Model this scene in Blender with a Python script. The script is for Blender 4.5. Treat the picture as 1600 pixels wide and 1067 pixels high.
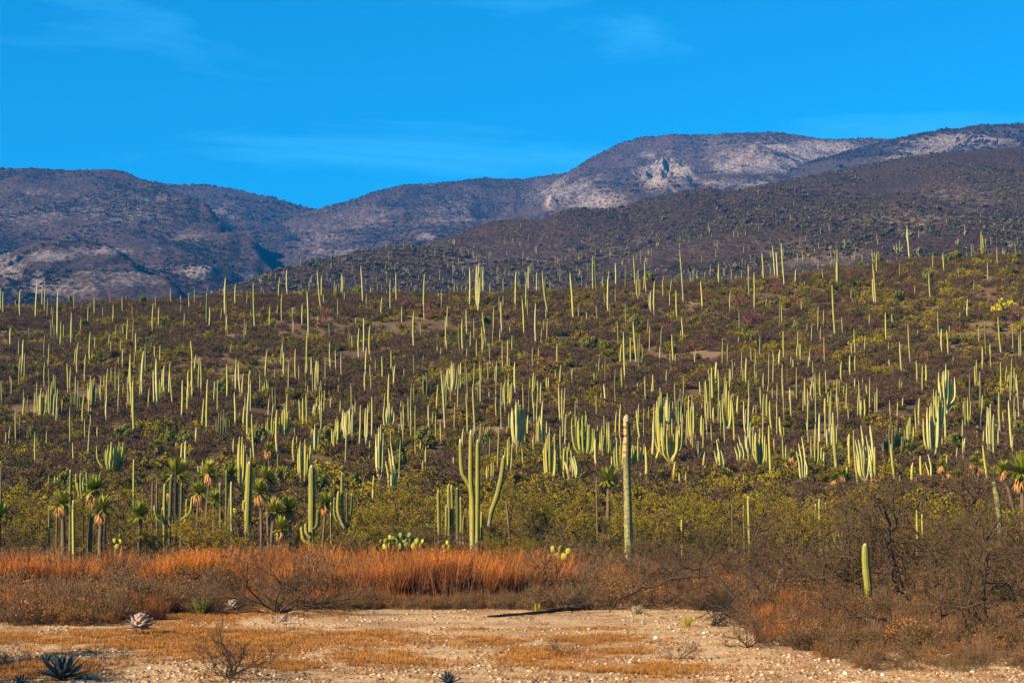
import bpy, math, random
import numpy as np
from mathutils import Vector, Matrix
R = math.radians
rng = np.random.default_rng(7)
rnd = random.Random(11)
for o in list(bpy.data.objects): bpy.data.objects.remove(o, do_unlink=True)
scene = bpy.context.scene
COL = scene.collection

# ------------------------------------------------------------------ camera
FPX, CX, CY, HOR = 3000.0, 800.0, 533.5, 786.0        # focal length in photograph pixels, centre, horizon row
CAMZ = 3.3
PITCH = math.atan((HOR - CY) / FPX)
cd = bpy.data.cameras.new('camera'); cam = bpy.data.objects.new('camera', cd); COL.objects.link(cam)
cam.location = (0, 0, CAMZ); cam.rotation_euler = (math.pi / 2 + PITCH, 0, 0)
cd.sensor_width = 36; cd.lens = 36 * FPX / 1600; cd.clip_start = .5; cd.clip_end = 60000
scene.camera = cam

# ------------------------------------------------------------------ sky, sun, exposure
SUN_EL = R(27); SUN_DIR = Vector((-.86, -.51, 0)).normalized()     # towards the sun: left, behind the camera
sunv = Vector((SUN_DIR.x * math.cos(SUN_EL), SUN_DIR.y * math.cos(SUN_EL), math.sin(SUN_EL)))
world = bpy.data.worlds.new('World'); scene.world = world; world.use_nodes = True
nt = world.node_tree; nt.nodes.clear()
def N(tree, typ, **kw):
    n = tree.nodes.new(typ)
    for k, v in kw.items(): setattr(n, k, v)
    return n
sky = N(nt, 'ShaderNodeTexSky', sky_type='NISHITA', sun_disc=False)
sky.sun_elevation = SUN_EL; sky.sun_rotation = math.atan2(sunv.x, sunv.y)
sky.air_density = 1.0; sky.dust_density = .25; sky.ozone_density = 2.0; sky.altitude = 1500
hsv = N(nt, 'ShaderNodeHueSaturation'); hsv.inputs['Saturation'].default_value = 1.0; hsv.inputs['Value'].default_value = 1.0
hsv.inputs['Hue'].default_value = .5
tone = N(nt, 'ShaderNodeMix', data_type='RGBA', blend_type='MULTIPLY'); tone.inputs['Factor'].default_value = 1; tone.inputs['B'].default_value = (.05, 1.03, 1.50, 1)   # the deep saturated blue of this sky
bg = N(nt, 'ShaderNodeBackground'); bg.inputs['Strength'].default_value = .05
out = N(nt, 'ShaderNodeOutputWorld')
# thin cirrus streaks
tc = N(nt, 'ShaderNodeTexCoord'); mp = N(nt, 'ShaderNodeMapping'); mp.inputs['Scale'].default_value = (2.2, 2.2, 13)
mp.inputs['Location'].default_value = (3.1, .7, 1.0); mp.inputs['Rotation'].default_value = (0, R(-7), 0)
nz = N(nt, 'ShaderNodeTexNoise'); nz.inputs['Scale'].default_value = 1.7; nz.inputs['Detail'].default_value = 6; nz.inputs['Roughness'].default_value = .55; nz.inputs['Distortion'].default_value = .6
cr = N(nt, 'ShaderNodeMapRange'); cr.inputs['From Min'].default_value = .55; cr.inputs['From Max'].default_value = .74; cr.inputs['To Max'].default_value = .38
mx = N(nt, 'ShaderNodeMix', data_type='RGBA'); mx.inputs['B'].default_value = (1.2, 7.0, 12, 1)
L = nt.links.new
L(tc.outputs['Generated'], mp.inputs['Vector']); L(mp.outputs['Vector'], nz.inputs['Vector']); L(nz.outputs['Fac'], cr.inputs['Value'])
L(sky.outputs[0], hsv.inputs['Color']); L(hsv.outputs[0], tone.inputs['A']); L(tone.outputs['Result'], mx.inputs['A']); L(cr.outputs[0], mx.inputs['Factor']); L(mx.outputs['Result'], bg.inputs['Color'])
L(bg.outputs[0], out.inputs['Surface'])
sl = bpy.data.lights.new('sun', 'SUN'); sl.energy = 5.0; sl.angle = R(.5); sl.color = (1, .82, .54)
so = bpy.data.objects.new('sun', sl); COL.objects.link(so)
so.rotation_euler = sunv.to_track_quat('Z', 'Y').to_euler(); so.location = (-40, -30, 60)
vs = scene.view_settings; vs.view_transform = 'Standard'; vs.look = 'None'; vs.exposure = 1.32; vs.gamma = 1; vs.use_curve_mapping = False
scene.cycles.max_bounces = 5; scene.cycles.diffuse_bounces = 2; scene.cycles.volume_bounces = 0
scene.cycles.transparent_max_bounces = 4

# ------------------------------------------------------------------ helpers: projection, noise, meshes
cp, sp = math.cos(PITCH), math.sin(PITCH)
def ray(px, py):
    u, v = (np.asarray(px, float) - CX) / FPX, (CY - np.asarray(py, float)) / FPX
    return u, cp - v * sp, sp + v * cp                    # x, y, z of an unnormalised ray
def project(X, Y, Z):
    Z = Z - CAMZ
    d = Y * cp + Z * sp
    return CX + FPX * X / d, CY - FPX * (Z * cp - Y * sp) / d
def pt(px, py, D):                                        # point seen at a pixel at ground distance D
    x, y, z = ray(px, py)
    return np.stack([x / y * D, np.ones_like(x) * D, CAMZ + z / y * D], -1)
def hashn(ix, iy, s):
    h = (ix.astype(np.int64) * 374761393 + iy.astype(np.int64) * 668265263 + s * 974711) & 0x7fffffff
    h = ((h ^ (h >> 13)) * 1274126177) & 0x7fffffff
    return ((h ^ (h >> 16)) & 0xffff) / 65535.0
def vnoise(x, y, s=0):
    ix, iy = np.floor(x), np.floor(y); fx, fy = x - ix, y - iy
    fx = fx * fx * fx * (fx * (fx * 6 - 15) + 10); fy = fy * fy * fy * (fy * (fy * 6 - 15) + 10)
    a, b = hashn(ix, iy, s), hashn(ix + 1, iy, s); c, d = hashn(ix, iy + 1, s), hashn(ix + 1, iy + 1, s)
    return (a + (b - a) * fx) * (1 - fy) + (c + (d - c) * fx) * fy
def fbm(x, y, o=4, s=0, ridged=False):
    t, a, n = 0, .5, 0
    for i in range(o):
        v = vnoise(x, y, s + i * 17)
        if ridged: v = 1 - abs(2 * v - 1)
        t = t + a * v; n += a; a *= .5; x, y = x * 2.03 + 5.1, y * 2.03 - 3.7
    return t / n
def mesh(name, V, F, mats=(), mi=None, smooth=False, attrs=None):
    """V (n,3); F list of arrays, each (k,3) or (k,4); mi per-face material index; attrs {name: values per vertex}"""
    m = bpy.data.meshes.new(name)
    V = np.asarray(V, np.float32); Fs = [np.asarray(f, np.int32) for f in (F if isinstance(F, list) else [F]) if len(f)]
    m.vertices.add(len(V)); m.vertices.foreach_set('co', V.ravel())
    if Fs:
        li = np.concatenate([f.ravel() for f in Fs]); ls = np.concatenate([np.full(len(f), f.shape[1], np.int32) for f in Fs])
        m.loops.add(len(li)); m.loops.foreach_set('vertex_index', li)
        m.polygons.add(len(ls)); st = np.zeros(len(ls), np.int32); st[1:] = np.cumsum(ls)[:-1]
        m.polygons.foreach_set('loop_start', st); m.polygons.foreach_set('loop_total', ls)
        if smooth: m.polygons.foreach_set('use_smooth', np.ones(len(ls), bool))
        if mi is not None: m.polygons.foreach_set('material_index', np.asarray(mi, np.int32))
    for mt in mats: m.materials.append(mt)
    for k, v in (attrs or {}).items():
        v = np.asarray(v, np.float32)
        if v.ndim == 1: m.attributes.new(k, 'FLOAT', 'POINT').data.foreach_set('value', v)
        else:
            c = np.ones((len(v), 4), np.float32); c[:, :3] = v
            m.attributes.new(k, 'FLOAT_COLOR', 'POINT').data.foreach_set('color', c.ravel())
    m.update(calc_edges=True)
    return m
class MB:
    """collects vertices, triangles and quads with material indices into one mesh"""
    def __init__(s): s.v = []; s.t = []; s.q = []; s.tm = []; s.qm = []; s.h = []; s.n = 0
    def add(s, V, T=None, Q=None, m=0, h=None):
        V = np.asarray(V, float).reshape(-1, 3)
        if T is not None and len(T): s.t.append(np.asarray(T) + s.n); s.tm.append(np.full(len(T), m))
        if Q is not None and len(Q): s.q.append(np.asarray(Q) + s.n); s.qm.append(np.full(len(Q), m))
        s.v.append(V); s.h.append(np.zeros(len(V)) if h is None else np.asarray(h, float)); s.n += len(V)
    def addmb(s, V, F3, F4, m3, m4, h):
        s.v.append(V); s.h.append(h)
        if len(F3): s.t.append(F3 + s.n); s.tm.append(m3)
        if len(F4): s.q.append(F4 + s.n); s.qm.append(m4)
        s.n += len(V)
    def arrays(s):
        return (np.concatenate(s.v), np.concatenate(s.t) if s.t else np.zeros((0, 3), int), np.concatenate(s.q) if s.q else np.zeros((0, 4), int),
                np.concatenate(s.tm) if s.tm else np.zeros(0, int), np.concatenate(s.qm) if s.qm else np.zeros(0, int), np.concatenate(s.h))
    def mesh(s, name, mats, smooth=False):
        V, T, Q, tm, qm, h = s.arrays()
        return mesh(name, V, [T, Q], mats, np.concatenate([tm, qm]), smooth, {'h': h})
def link(name, me, parent=None, loc=None, label=None, cat=None, group=None, kind=None, rotz=0, scale=None):
    o = bpy.data.objects.new(name, me); COL.objects.link(o)
    if parent is not None: o.parent = parent
    if loc is not None: o.location = Vector([float(c) for c in loc])
    if rotz: o.rotation_euler[2] = rotz
    if scale is not None: o.scale = scale if hasattr(scale, '__len__') else (scale,) * 3
    return tag(o, label, cat, group, kind)
def tag(o, label=None, cat=None, group=None, kind=None):
    if label:
        assert 4 <= len(label.replace(',', ' ').split()) <= 16, label
        o['label'] = label
    if cat: o['category'] = cat
    if group: o['group'] = group
    if kind: o['kind'] = kind
    return o
def frames(T):
    T = T / np.maximum(np.linalg.norm(T, axis=1, keepdims=True), 1e-9)
    up = np.where(np.abs(T[:, 2:3]) > .95, np.array([[0, 1., 0]]), np.array([[0, 0, 1.]]))
    A = np.cross(up, T); A /= np.maximum(np.linalg.norm(A, axis=1, keepdims=True), 1e-9)
    return A, np.cross(T, A)
def segs(mb, P0, P1, R0, R1, sides=3, m=0, h0=None, h1=None):
    """many tapered sticks at once"""
    n = len(P0)
    if not n: return
    A, B = frames(P1 - P0); R0 = np.broadcast_to(R0, (n,)); R1 = np.broadcast_to(R1, (n,))
    h0 = np.zeros(n) if h0 is None else np.broadcast_to(h0, (n,)); h1 = h0 if h1 is None else np.broadcast_to(h1, (n,))
    if sides == 1:                                        # a single sliver
        th = rng.uniform(0, 6.28, n)[:, None]; S = A * np.cos(th) + B * np.sin(th)
        V = np.stack([P0 - S * R0[:, None], P0 + S * R0[:, None], P1], 1)
        mb.add(V, T=np.arange(n * 3).reshape(-1, 3), m=m, h=np.stack([h0, h0, h1], 1).ravel()); return
    a = np.arange(sides) * 2 * math.pi / sides
    ring = A[:, None] * np.cos(a)[None, :, None] + B[:, None] * np.sin(a)[None, :, None]
    V = np.concatenate([P0[:, None] + ring * R0[:, None, None], P1[:, None] + ring * R1[:, None, None]], 1)
    i = np.arange(sides); j = (i + 1) % sides
    q = np.stack([i, j, j + sides, i + sides], 1)
    Q = (q[None] + (np.arange(n) * 2 * sides)[:, None, None]).reshape(-1, 4)
    mb.add(V, Q=Q, m=m, h=np.repeat(np.stack([h0, h1], 1), sides, axis=1).ravel())
def column(mb, P, Rr, ribs=7, depth=.22, m=0, cap=True, twist=0, h=None):
    """a ribbed cactus stem along points P with radii Rr"""
    P = np.asarray(P, float); Rr = np.asarray(Rr, float); n = len(P); k = ribs * 2
    T = np.gradient(P, axis=0); T /= np.linalg.norm(T, axis=1, keepdims=True)
    A = np.cross(T, [[0, 1., 0.02]]); A /= np.linalg.norm(A, axis=1, keepdims=True); B = np.cross(T, A)
    a = np.arange(k) * 2 * math.pi / k + twist; rr = np.where(np.arange(k) % 2 == 0, 1, 1 - depth)
    V = P[:, None] + (A[:, None] * np.cos(a)[None, :, None] + B[:, None] * np.sin(a)[None, :, None]) * (Rr[:, None] * rr[None])[..., None]
    i = np.arange(k); j = (i + 1) % k
    Q = np.concatenate([np.stack([i + r * k, j + r * k, j + (r + 1) * k, i + (r + 1) * k], 1) for r in range(n - 1)])
    V = V.reshape(-1, 3); hh = np.repeat(np.linspace(0, 1, n) if h is None else h, k)
    V = np.vstack([V, P[-1] + T[-1] * Rr[-1] * .6]); hh = np.append(hh, hh[-1])
    Tt = np.stack([i + (n - 1) * k, j + (n - 1) * k, np.full(k, n * k)], 1)
    mb.add(V, T=Tt, Q=Q, m=m, h=hh)
def spline(P, n):
    P = np.asarray(P, float); t = np.linspace(0, len(P) - 1, n); Pp = np.vstack([2 * P[0] - P[1], P, 2 * P[-1] - P[-2]])
    i = np.minimum(t.astype(int), len(P) - 2); f = (t - i)[:, None]
    a, b, c, d = Pp[i], Pp[i + 1], Pp[i + 2], Pp[i + 3]
    return .5 * ((2 * b) + (-a + c) * f + (2 * a - 5 * b + 4 * c - d) * f**2 + (-a + 3 * b - 3 * c + d) * f**3)
def grow(r, base, n0, length, up, levels, rad, seg=4, jit=.25, flat=1.0, droop=0.0):
    """branching skeleton -> list of (P0, P1, R0, R1) per level"""
    P = np.repeat(np.array([base], float), n0, 0); P[:, :2] += r.normal(0, .12 * length * .3, (n0, 2))
    th = r.uniform(0, 6.283, n0); el = np.clip(r.normal(up, .28, n0), .05, 1.5)
    Dr = np.stack([np.cos(th) * np.cos(el), np.sin(th) * np.cos(el), np.sin(el) * flat], 1)
    Ln = length * r.uniform(.65, 1.1, n0); Rd = np.full(n0, rad); outl = []
    for lv in range(len(levels) + 1):
        s0, s1, r0, r1 = [], [], [], []; p = P.copy(); d = Dr.copy(); nodes = [p.copy()]
        for k in range(seg):
            d = d + r.normal(0, jit, d.shape); d[:, 2] += .05 - droop * k / seg; d /= np.linalg.norm(d, axis=1, keepdims=True)
            q = p + d * (Ln / seg)[:, None]; q[:, 2] = np.maximum(q[:, 2], .03)
            s0.append(p); s1.append(q); r0.append(Rd * (1 - .6 * k / seg)); r1.append(Rd * (1 - .6 * (k + 1) / seg))
            nodes.append(q); p = q
        outl.append(tuple(np.concatenate(x) for x in (s0, s1, r0, r1)))
        if lv == len(levels): break
        nc, lr, sp_ = levels[lv]; nodes = np.stack(nodes); m = len(P)
        pi = np.repeat(np.arange(m), nc); t = r.uniform(.25, 1, len(pi)) * seg; i = np.minimum(t.astype(int), seg - 1); f = (t - i)[:, None]
        a, b = nodes[i, pi], nodes[i + 1, pi]; P = a + (b - a) * f; bd = b - a; bd /= np.linalg.norm(bd, axis=1, keepdims=True)
        Dr = bd + r.normal(0, sp_, bd.shape); Dr[:, 2] += .12; Dr /= np.linalg.norm(Dr, axis=1, keepdims=True)
        Ln = Ln[pi] * lr * r.uniform(.6, 1.2, len(pi)) * (1.15 - .4 * t / seg); Rd = Rd[pi] * .48
    return outl
def leaves(mb, P, r, size, m, h=.5, asp=.45):
    n = len(P); a = r.normal(0, 1, (n, 3)); a /= np.linalg.norm(a, axis=1, keepdims=True); b = np.cross(a, r.normal(0, 1, (n, 3))); b /= np.linalg.norm(b, axis=1, keepdims=True)
    s = size * r.uniform(.6, 1.3, n)[:, None]
    V = np.stack([P - b * s * asp, P + a * s, P + b * s * asp, P - a * s], 1)
    mb.add(V, Q=np.arange(4 * n).reshape(-1, 4), m=m, h=np.full(4 * n, h))

# ------------------------------------------------------------------ materials
def material(name, build, rough=.85, spec=.2):
    m = bpy.data.materials.new(name); m.use_nodes = True; t = m.node_tree; b = t.nodes['Principled BSDF']
    b.inputs['Roughness'].default_value = rough; b.inputs['Specular IOR Level'].default_value = spec
    c = build(t, b)
    if c is not None: t.links.new(c, b.inputs['Base Color'])
    return m
def c4(c): return (c[0], c[1], c[2], 1)
def noise(t, scale, vec=None, det=4, rough=.6):
    n = N(t, 'ShaderNodeTexNoise'); n.inputs['Scale'].default_value = scale; n.inputs['Detail'].default_value = det; n.inputs['Roughness'].default_value = rough
    if vec is not None: t.links.new(vec, n.inputs['Vector'])
    return n.outputs['Fac']
def ramp(t, v, stops):
    n = N(t, 'ShaderNodeValToRGB'); e = n.color_ramp.elements
    while len(e) < len(stops): e.new(.5)
    for i, (p, c) in enumerate(stops): e[i].position = p; e[i].color = c4(c) if hasattr(c, '__len__') else (c, c, c, 1)
    if stops[-1][0] > 1:                                        # a ramp only reads 0..1
        for e_ in list(e): pass
        for i, (p, c) in enumerate(stops): e[i].position = p / 2
        m2 = N(t, 'ShaderNodeMath', operation='MULTIPLY'); t.links.new(v, m2.inputs[0]); m2.inputs[1].default_value = .5; v = m2.outputs[0]
    t.links.new(v, n.inputs[0]); return n.outputs[0]
def mix(t, f, a, b, mode='MIX'):
    n = N(t, 'ShaderNodeMix', data_type='RGBA', blend_type=mode)
    for s, v in (('Factor', f), ('A', a), ('B', b)):
        if hasattr(v, 'is_linked'): t.links.new(v, n.inputs[s])
        elif s == 'Factor': n.inputs[s].default_value = v
        else: n.inputs[s].default_value = c4(v)
    return n.outputs['Result']
def math_(t, op, a, b=0.0):
    n = N(t, 'ShaderNodeMath', operation=op)
    for i, v in ((0, a), (1, b)):
        if hasattr(v, 'is_linked'): t.links.new(v, n.inputs[i])
        else: n.inputs[i].default_value = v
    return n.outputs[0]
def attr(t, name, typ='GEOMETRY', o='Fac'): return N(t, 'ShaderNodeAttribute', attribute_name=name, attribute_type=typ).outputs[o]
def objco(t): return N(t, 'ShaderNodeTexCoord').outputs['Object']
def rand(t): return N(t, 'ShaderNodeObjectInfo').outputs['Random']
def bump(t, b, h, s, d):
    n = N(t, 'ShaderNodeBump'); n.inputs['Strength'].default_value = s; n.inputs['Distance'].default_value = d
    t.links.new(h, n.inputs['Height']); t.links.new(n.outputs[0], b.inputs['Normal'])
def geopos(t): return N(t, 'ShaderNodeNewGeometry').outputs['Position']

def cactus_mat(name, top, low, yellow, dead=(.42, .38, .30), lowh=.16):
    def f(t, b):
        p = geopos(t); h = attr(t, 'h')
        col = mix(t, ramp(t, noise(t, 1.3, p), [(.35, 0), (.7, 1)]), top, low)
        col = mix(t, ramp(t, rand(t), [(.0, 0), (1, .8)]), col, yellow)
        col = mix(t, ramp(t, noise(t, 9, p, 5), [(.56, 0), (.72, .6)]), col, dead)
        foot = ramp(t, math_(t, 'ADD', h, math_(t, 'MULTIPLY', noise(t, 2.5, p), .22)), [(lowh, 1), (lowh + .16, 0)])
        col = mix(t, math_(t, 'MULTIPLY', foot, .75), col, dead)
        tip = ramp(t, h, [(.965, 0), (.995, .6)])
        return mix(t, tip, mix(t, math_(t, 'MULTIPLY', attr(t, 'rib'), .8), col, [x * .3 for x in low]), (.5, .45, .33))  # shade in the grooves between ribs is painted into the skin colour
    return material(name, f, .7, .25)
M = {}
M['cactus'] = cactus_mat('cactus_skin', (.27, .24, .05), (.18, .165, .038), (.40, .335, .06), dead=(.30, .24, .16), lowh=.26)
M['cactus_pale'] = cactus_mat('pale_cactus_skin', (.36, .32, .11), (.27, .245, .085), (.44, .38, .125), dead=(.32, .26, .19), lowh=.26)
M['cactus_green'] = cactus_mat('green_cactus_skin', (.20, .22, .03), (.14, .165, .028), (.32, .30, .04), lowh=.05)
M['cactus_near'] = cactus_mat('near_cactus_skin', (.25, .225, .035), (.18, .17, .03), (.33, .28, .04), lowh=.12)
M['cactus_dark'] = cactus_mat('dark_cactus_skin', (.10, .095, .022), (.07, .07, .018), (.13, .12, .03), dead=(.16, .13, .1), lowh=.2)
def stem_stuff(t, b):
    h = attr(t, 'h'); r = rand(t)
    c = mix(t, r, (.19, .175, .05), (.32, .28, .10)); return mix(t, ramp(t, h, [(.05, .7), (.3, 0)]), c, (.4, .36, .29))
M['cactus_stuff'] = material('distant_cactus_skin', stem_stuff, .8)
def tinted(vary=.35):
    def f(t, b):
        c = attr(t, 'tint', 'INSTANCER', 'Color')
        n = math_(t, 'MULTIPLY_ADD', noise(t, 3, geopos(t)), vary * 2); n.node.inputs[2].default_value = 1 - vary
        mm = N(t, 'ShaderNodeVectorMath', operation='SCALE'); t.links.new(c, mm.inputs[0]); t.links.new(n, mm.inputs['Scale']); return mm.outputs[0]
    return f
M['tint_leaf'] = material('scrub_leaves', tinted(), .8)
def twigm(a, b2):
    def f(t, b): return mix(t, noise(t, 2.5, geopos(t)), a, b2)
    return f
M['scrub_twig'] = material('scrub_twigs', twigm((.045, .025, .013), (.135, .080, .040)), .9)
M['twig_dark'] = material('dark_twigs', twigm((.025, .015, .009), (.125, .068, .038)), .9)
M['twig_grey'] = material('grey_twigs', twigm((.05, .028, .015), (.22, .125, .065)), .9)
M['bark'] = material('thorn_bark', twigm((.02, .013, .009), (.075, .048, .03)), .9)
M['deadwood'] = material('dead_wood', twigm((.016, .011, .009), (.06, .042, .03)), .9)
M['redbark'] = material('red_bark', twigm((.12, .035, .025), (.20, .075, .05)), .7)
def leafm(a, b2, c3):
    def f(t, b):
        c = mix(t, noise(t, 1.2, geopos(t), 3), a, b2); return mix(t, ramp(t, rand(t), [(.1, 0), (.95, .85)]), c, c3)
    return f
M['leaf_olive'] = material('olive_leaves', leafm((.10, .082, .002), (.21, .165, .003), (.26, .17, .003)), .7)
M['leaf_dark'] = material('dark_leaves', leafm((.035, .036, .004), (.075, .065, .006), (.10, .075, .008)), .7)
M['leaf_green'] = material('green_leaves', leafm((.08, .095, .012), (.17, .175, .028), (.20, .17, .03)), .7)
M['leaf_yellow'] = material('yellow_flowers', leafm((.5, .40, .02), (.42, .40, .03), (.62, .45, .02)), .7)
M['yucca'] = material('yucca_leaves', leafm((.09, .12, .006), (.22, .23, .012), (.30, .27, .02)), .6, .3)
M['skirt'] = material('dry_leaf_skirt', twigm((.32, .13, .035), (.50, .25, .09)), .9)
M['yuccabark'] = material('yucca_trunk', twigm((.05, .032, .02), (.19, .125, .08)), .9)
M['agave'] = material('agave_leaf', twigm((.010, .020, .024), (.022, .04, .044)), .5, .4)  # very dark: the shade on the agaves is put into the leaf colour
M['agave_dead'] = material('dried_agave_leaf', twigm((.22, .15, .12), (.38, .29, .24)), .8)
M['pad'] = material('cactus_pad', leafm((.16, .17, .012), (.28, .26, .018), (.34, .28, .02)), .6, .3)
M['pad_dark'] = material('dark_cactus_pad', leafm((.07, .10, .025), (.12, .15, .03), (.14, .16, .03)), .6, .3)
def grassm(lo, mid, hi):
    def f(t, b):
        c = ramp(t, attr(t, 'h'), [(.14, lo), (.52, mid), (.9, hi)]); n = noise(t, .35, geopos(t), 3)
        c = mix(t, ramp(t, n, [(.42, 0), (.62, .75)]), c, [mid[i] * .62 for i in range(3)])
        r = attr(t, 'tint', 'INSTANCER', 'Fac')
        return mix(t, math_(t, 'MULTIPLY', r, .5), c, (.14, .09, .06))
    return f
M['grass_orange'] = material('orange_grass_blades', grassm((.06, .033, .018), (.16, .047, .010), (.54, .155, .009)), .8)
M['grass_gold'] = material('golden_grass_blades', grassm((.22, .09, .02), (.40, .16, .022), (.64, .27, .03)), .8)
def rockm(t, b):
    p = geopos(t); c = mix(t, noise(t, 6, p), (.22, .15, .10), (.42, .32, .23)); bump(t, b, noise(t, 30, p, 6), .5, .02)
    return mix(t, ramp(t, rand(t), [(0, 0), (1, .6)]), c, (.30, .19, .13))
M['rock'] = material('pale_rock', rockm, .9)
def whiterock(t, b):
    p = geopos(t); bump(t, b, noise(t, 25, p, 6), .5, .02); return mix(t, noise(t, 8, p), (.5, .42, .33), (.72, .65, .55))
M['rock_white'] = material('white_rock', whiterock, .9)
def groundm(t, b):
    p = geopos(t); near = attr(t, 'near'); gr = attr(t, 'grass')
    v = N(t, 'ShaderNodeTexVoronoi', feature='F1'); v.inputs['Scale'].default_value = 9; t.links.new(p, v.inputs['Vector'])
    v2 = N(t, 'ShaderNodeTexVoronoi', feature='F1'); v2.inputs['Scale'].default_value = 24; t.links.new(p, v2.inputs['Vector'])
    grav = mix(t, noise(t, 1.1, p, 6), (.30, .16, .062), (.52, .32, .145))
    grav = mix(t, ramp(t, v.outputs['Color'], [(.2, 0), (.9, .7)]), grav, (.66, .47, .28))
    grav = mix(t, ramp(t, v2.outputs['Color'], [(.05, .8), (.28, 0)]), grav, (.13, .07, .035))
    grav = mix(t, ramp(t, noise(t, .35, p, 5), [(.42, 0), (.66, .75)]), grav, (.22, .12, .06))
    gold = mix(t, noise(t, 5, p, 5), (.26, .10, .02), (.44, .18, .03))
    nearc = mix(t, ramp(t, math_(t, 'ADD', gr, math_(t, 'MULTIPLY', noise(t, 6, p, 5), .8)), [(.7, 0), (.98, .8)]), grav, gold)
    soil = mix(t, noise(t, .16, p, 6), (.06, .037, .022), (.16, .095, .05))
    soil = mix(t, ramp(t, noise(t, .045, p, 5), [(.52, 0), (.66, .8)]), soil, (.26, .17, .10))
    soil = mix(t, ramp(t, noise(t, .8, p, 5), [(.5, 0), (.75, .6)]), soil, (.09, .075, .03))
    hh = math_(t, 'ADD', math_(t, 'MULTIPLY', v.outputs['Distance'], .7), noise(t, 14, p, 6))
    bump(t, b, hh, .8, .05)
    return mix(t, near, soil, nearc)
M['ground'] = material('desert_ground', groundm, .95, .1)
def mountm(dark, mid, pale, fine=.035):
    def f(t, b):
        p = geopos(t); rk = attr(t, 'rock')
        c = mix(t, noise(t, fine * .25, p, 5), dark, mid)
        v = N(t, 'ShaderNodeTexVoronoi', feature='F1'); v.inputs['Scale'].default_value = fine * 4; t.links.new(p, v.inputs['Vector'])
        v3 = N(t, 'ShaderNodeTexVoronoi', feature='F1'); v3.inputs['Scale'].default_value = fine * 8; t.links.new(p, v3.inputs['Vector'])
        sp1 = math_(t, 'ADD', math_(t, 'ADD', math_(t, 'MULTIPLY', rk, .52), math_(t, 'MULTIPLY', noise(t, fine * 1.6, p, 8, .8), 1.25)), math_(t, 'MULTIPLY', noise(t, fine * 9, p, 5, .8), .9))
        c = mix(t, ramp(t, sp1, [(1.20, 0), (1.42, .55), (1.75, .95)]), c, pale)
        c = mix(t, ramp(t, v.outputs['Distance'], [(.22, .75), (.42, 0)]), c, [x * .7 for x in dark])
        c = mix(t, ramp(t, v3.outputs['Distance'], [(.2, .5), (.4, 0)]), c, [x * .6 for x in dark])
        bump(t, b, math_(t, 'SUBTRACT', noise(t, fine * 1.2, p, 8, .7), math_(t, 'MULTIPLY', v.outputs['Distance'], .25)), 1, 14)
        return c
    return f
M['mount'] = material('mountain_slope', mountm((.050, .034, .034), (.115, .072, .066), (.36, .285, .26)), .95, .05)
M['hillA'] = material('scrubby_slope', mountm((.050, .031, .026), (.125, .080, .056), (.36, .25, .18), .08), .95, .05)
# ------------------------------------------------------------------ terrain: valley floor and the cactus hill
PD = [-300, 100, 120, 150, 200, 250, 300, 350, 385, 410, 440, 500, 600, 800, 1200, 3000, 9000]
PZ = [0, 0, .5, 2.6, 8.6, 17.6, 27.4, 37.0, 43.6, 46.5, 44.5, 34, 22, 14, 10, 10, 10]
CPX = [-600, 0, 100, 200, 300, 400, 500, 600, 700, 800, 900, 1000, 1100, 1200, 1300, 1400, 1500, 1600, 2200]
CPY = [486, 481, 479, 475, 470, 463, 462, 460, 458, 455, 450, 443, 439, 435, 425, 413, 406, 399, 380]
_t = np.linspace(-300, 9000, 9301); _z = np.interp(_t, PD, PZ)
_k = np.exp(-.5 * (np.arange(-24, 25) / 9) ** 2); _k /= _k.sum(); _zp = np.pad(_z, 24, mode='edge'); _z = np.convolve(_zp, _k, 'valid')
ZC = _z.max()
def ground_z(X, Y, det=True):
    X = np.asarray(X, float); Y = np.asarray(Y, float)
    px = CX + FPX * X / np.maximum(Y, 60)
    want = CAMZ + (HOR - np.interp(px, CPX, CPY)) / FPX * 402
    s = want / ZC
    w = np.clip((Y - 110) / 150, 0, 1)
    z = np.interp(Y, _t, _z) * (1 + (s - 1) * w)
    if det:
        z = z + (fbm(X / 40, Y / 40, 4, 3) - .5) * 3.2 * np.clip((Y - 130) / 150, 0, 1) * np.clip((1200 - Y) / 800, 0, 1)
        z = z + (fbm(X / 6, Y / 6, 3, 9) - .5) * (.12 + .5 * np.clip((Y - 90) / 100, 0, 1))
    return z
def place(px, py):
    x, y, z = ray(px, py); D = np.concatenate([np.arange(28, 130, .25), np.arange(130, 470, .5)])
    g = ground_z(x / y * D, D) - (CAMZ + z / y * D); i = np.argmax(g > 0)
    if not (g > 0).any(): i = int(np.argmax(g[D < 440]))
    d = D[i]; X = float(x / y * d); return np.array([X, float(d), float(ground_z(X, d))])
def at(px, D):
    X = (px - CX) / FPX * D * 1.0; return np.array([X, float(D), float(ground_z(X, D))])
def mpp(P): return (P[1] * cp + (P[2] - CAMZ) * sp) / FPX          # metres per photograph pixel
GP = [(110, 996, 130, 9, 1.1), (330, 1000, 150, 22, 1.2), (250, 965, 160, 12, .8), (570, 995, 60, 12, 1.1), (620, 1028, 80, 10, .9), (740, 1004, 70, 7, 1.1), (870, 983, 150, 3, .9), (930, 1000, 60, 7, 1.0),
      (850, 1025, 55, 12, 1.2), (910, 1040, 70, 10, 1.1), (1040, 1045, 60, 9, 1.0), (60, 1045, 110, 10, .9), (430, 1040, 60, 8, .7), (970, 1018, 40, 4, .9)]
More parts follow.
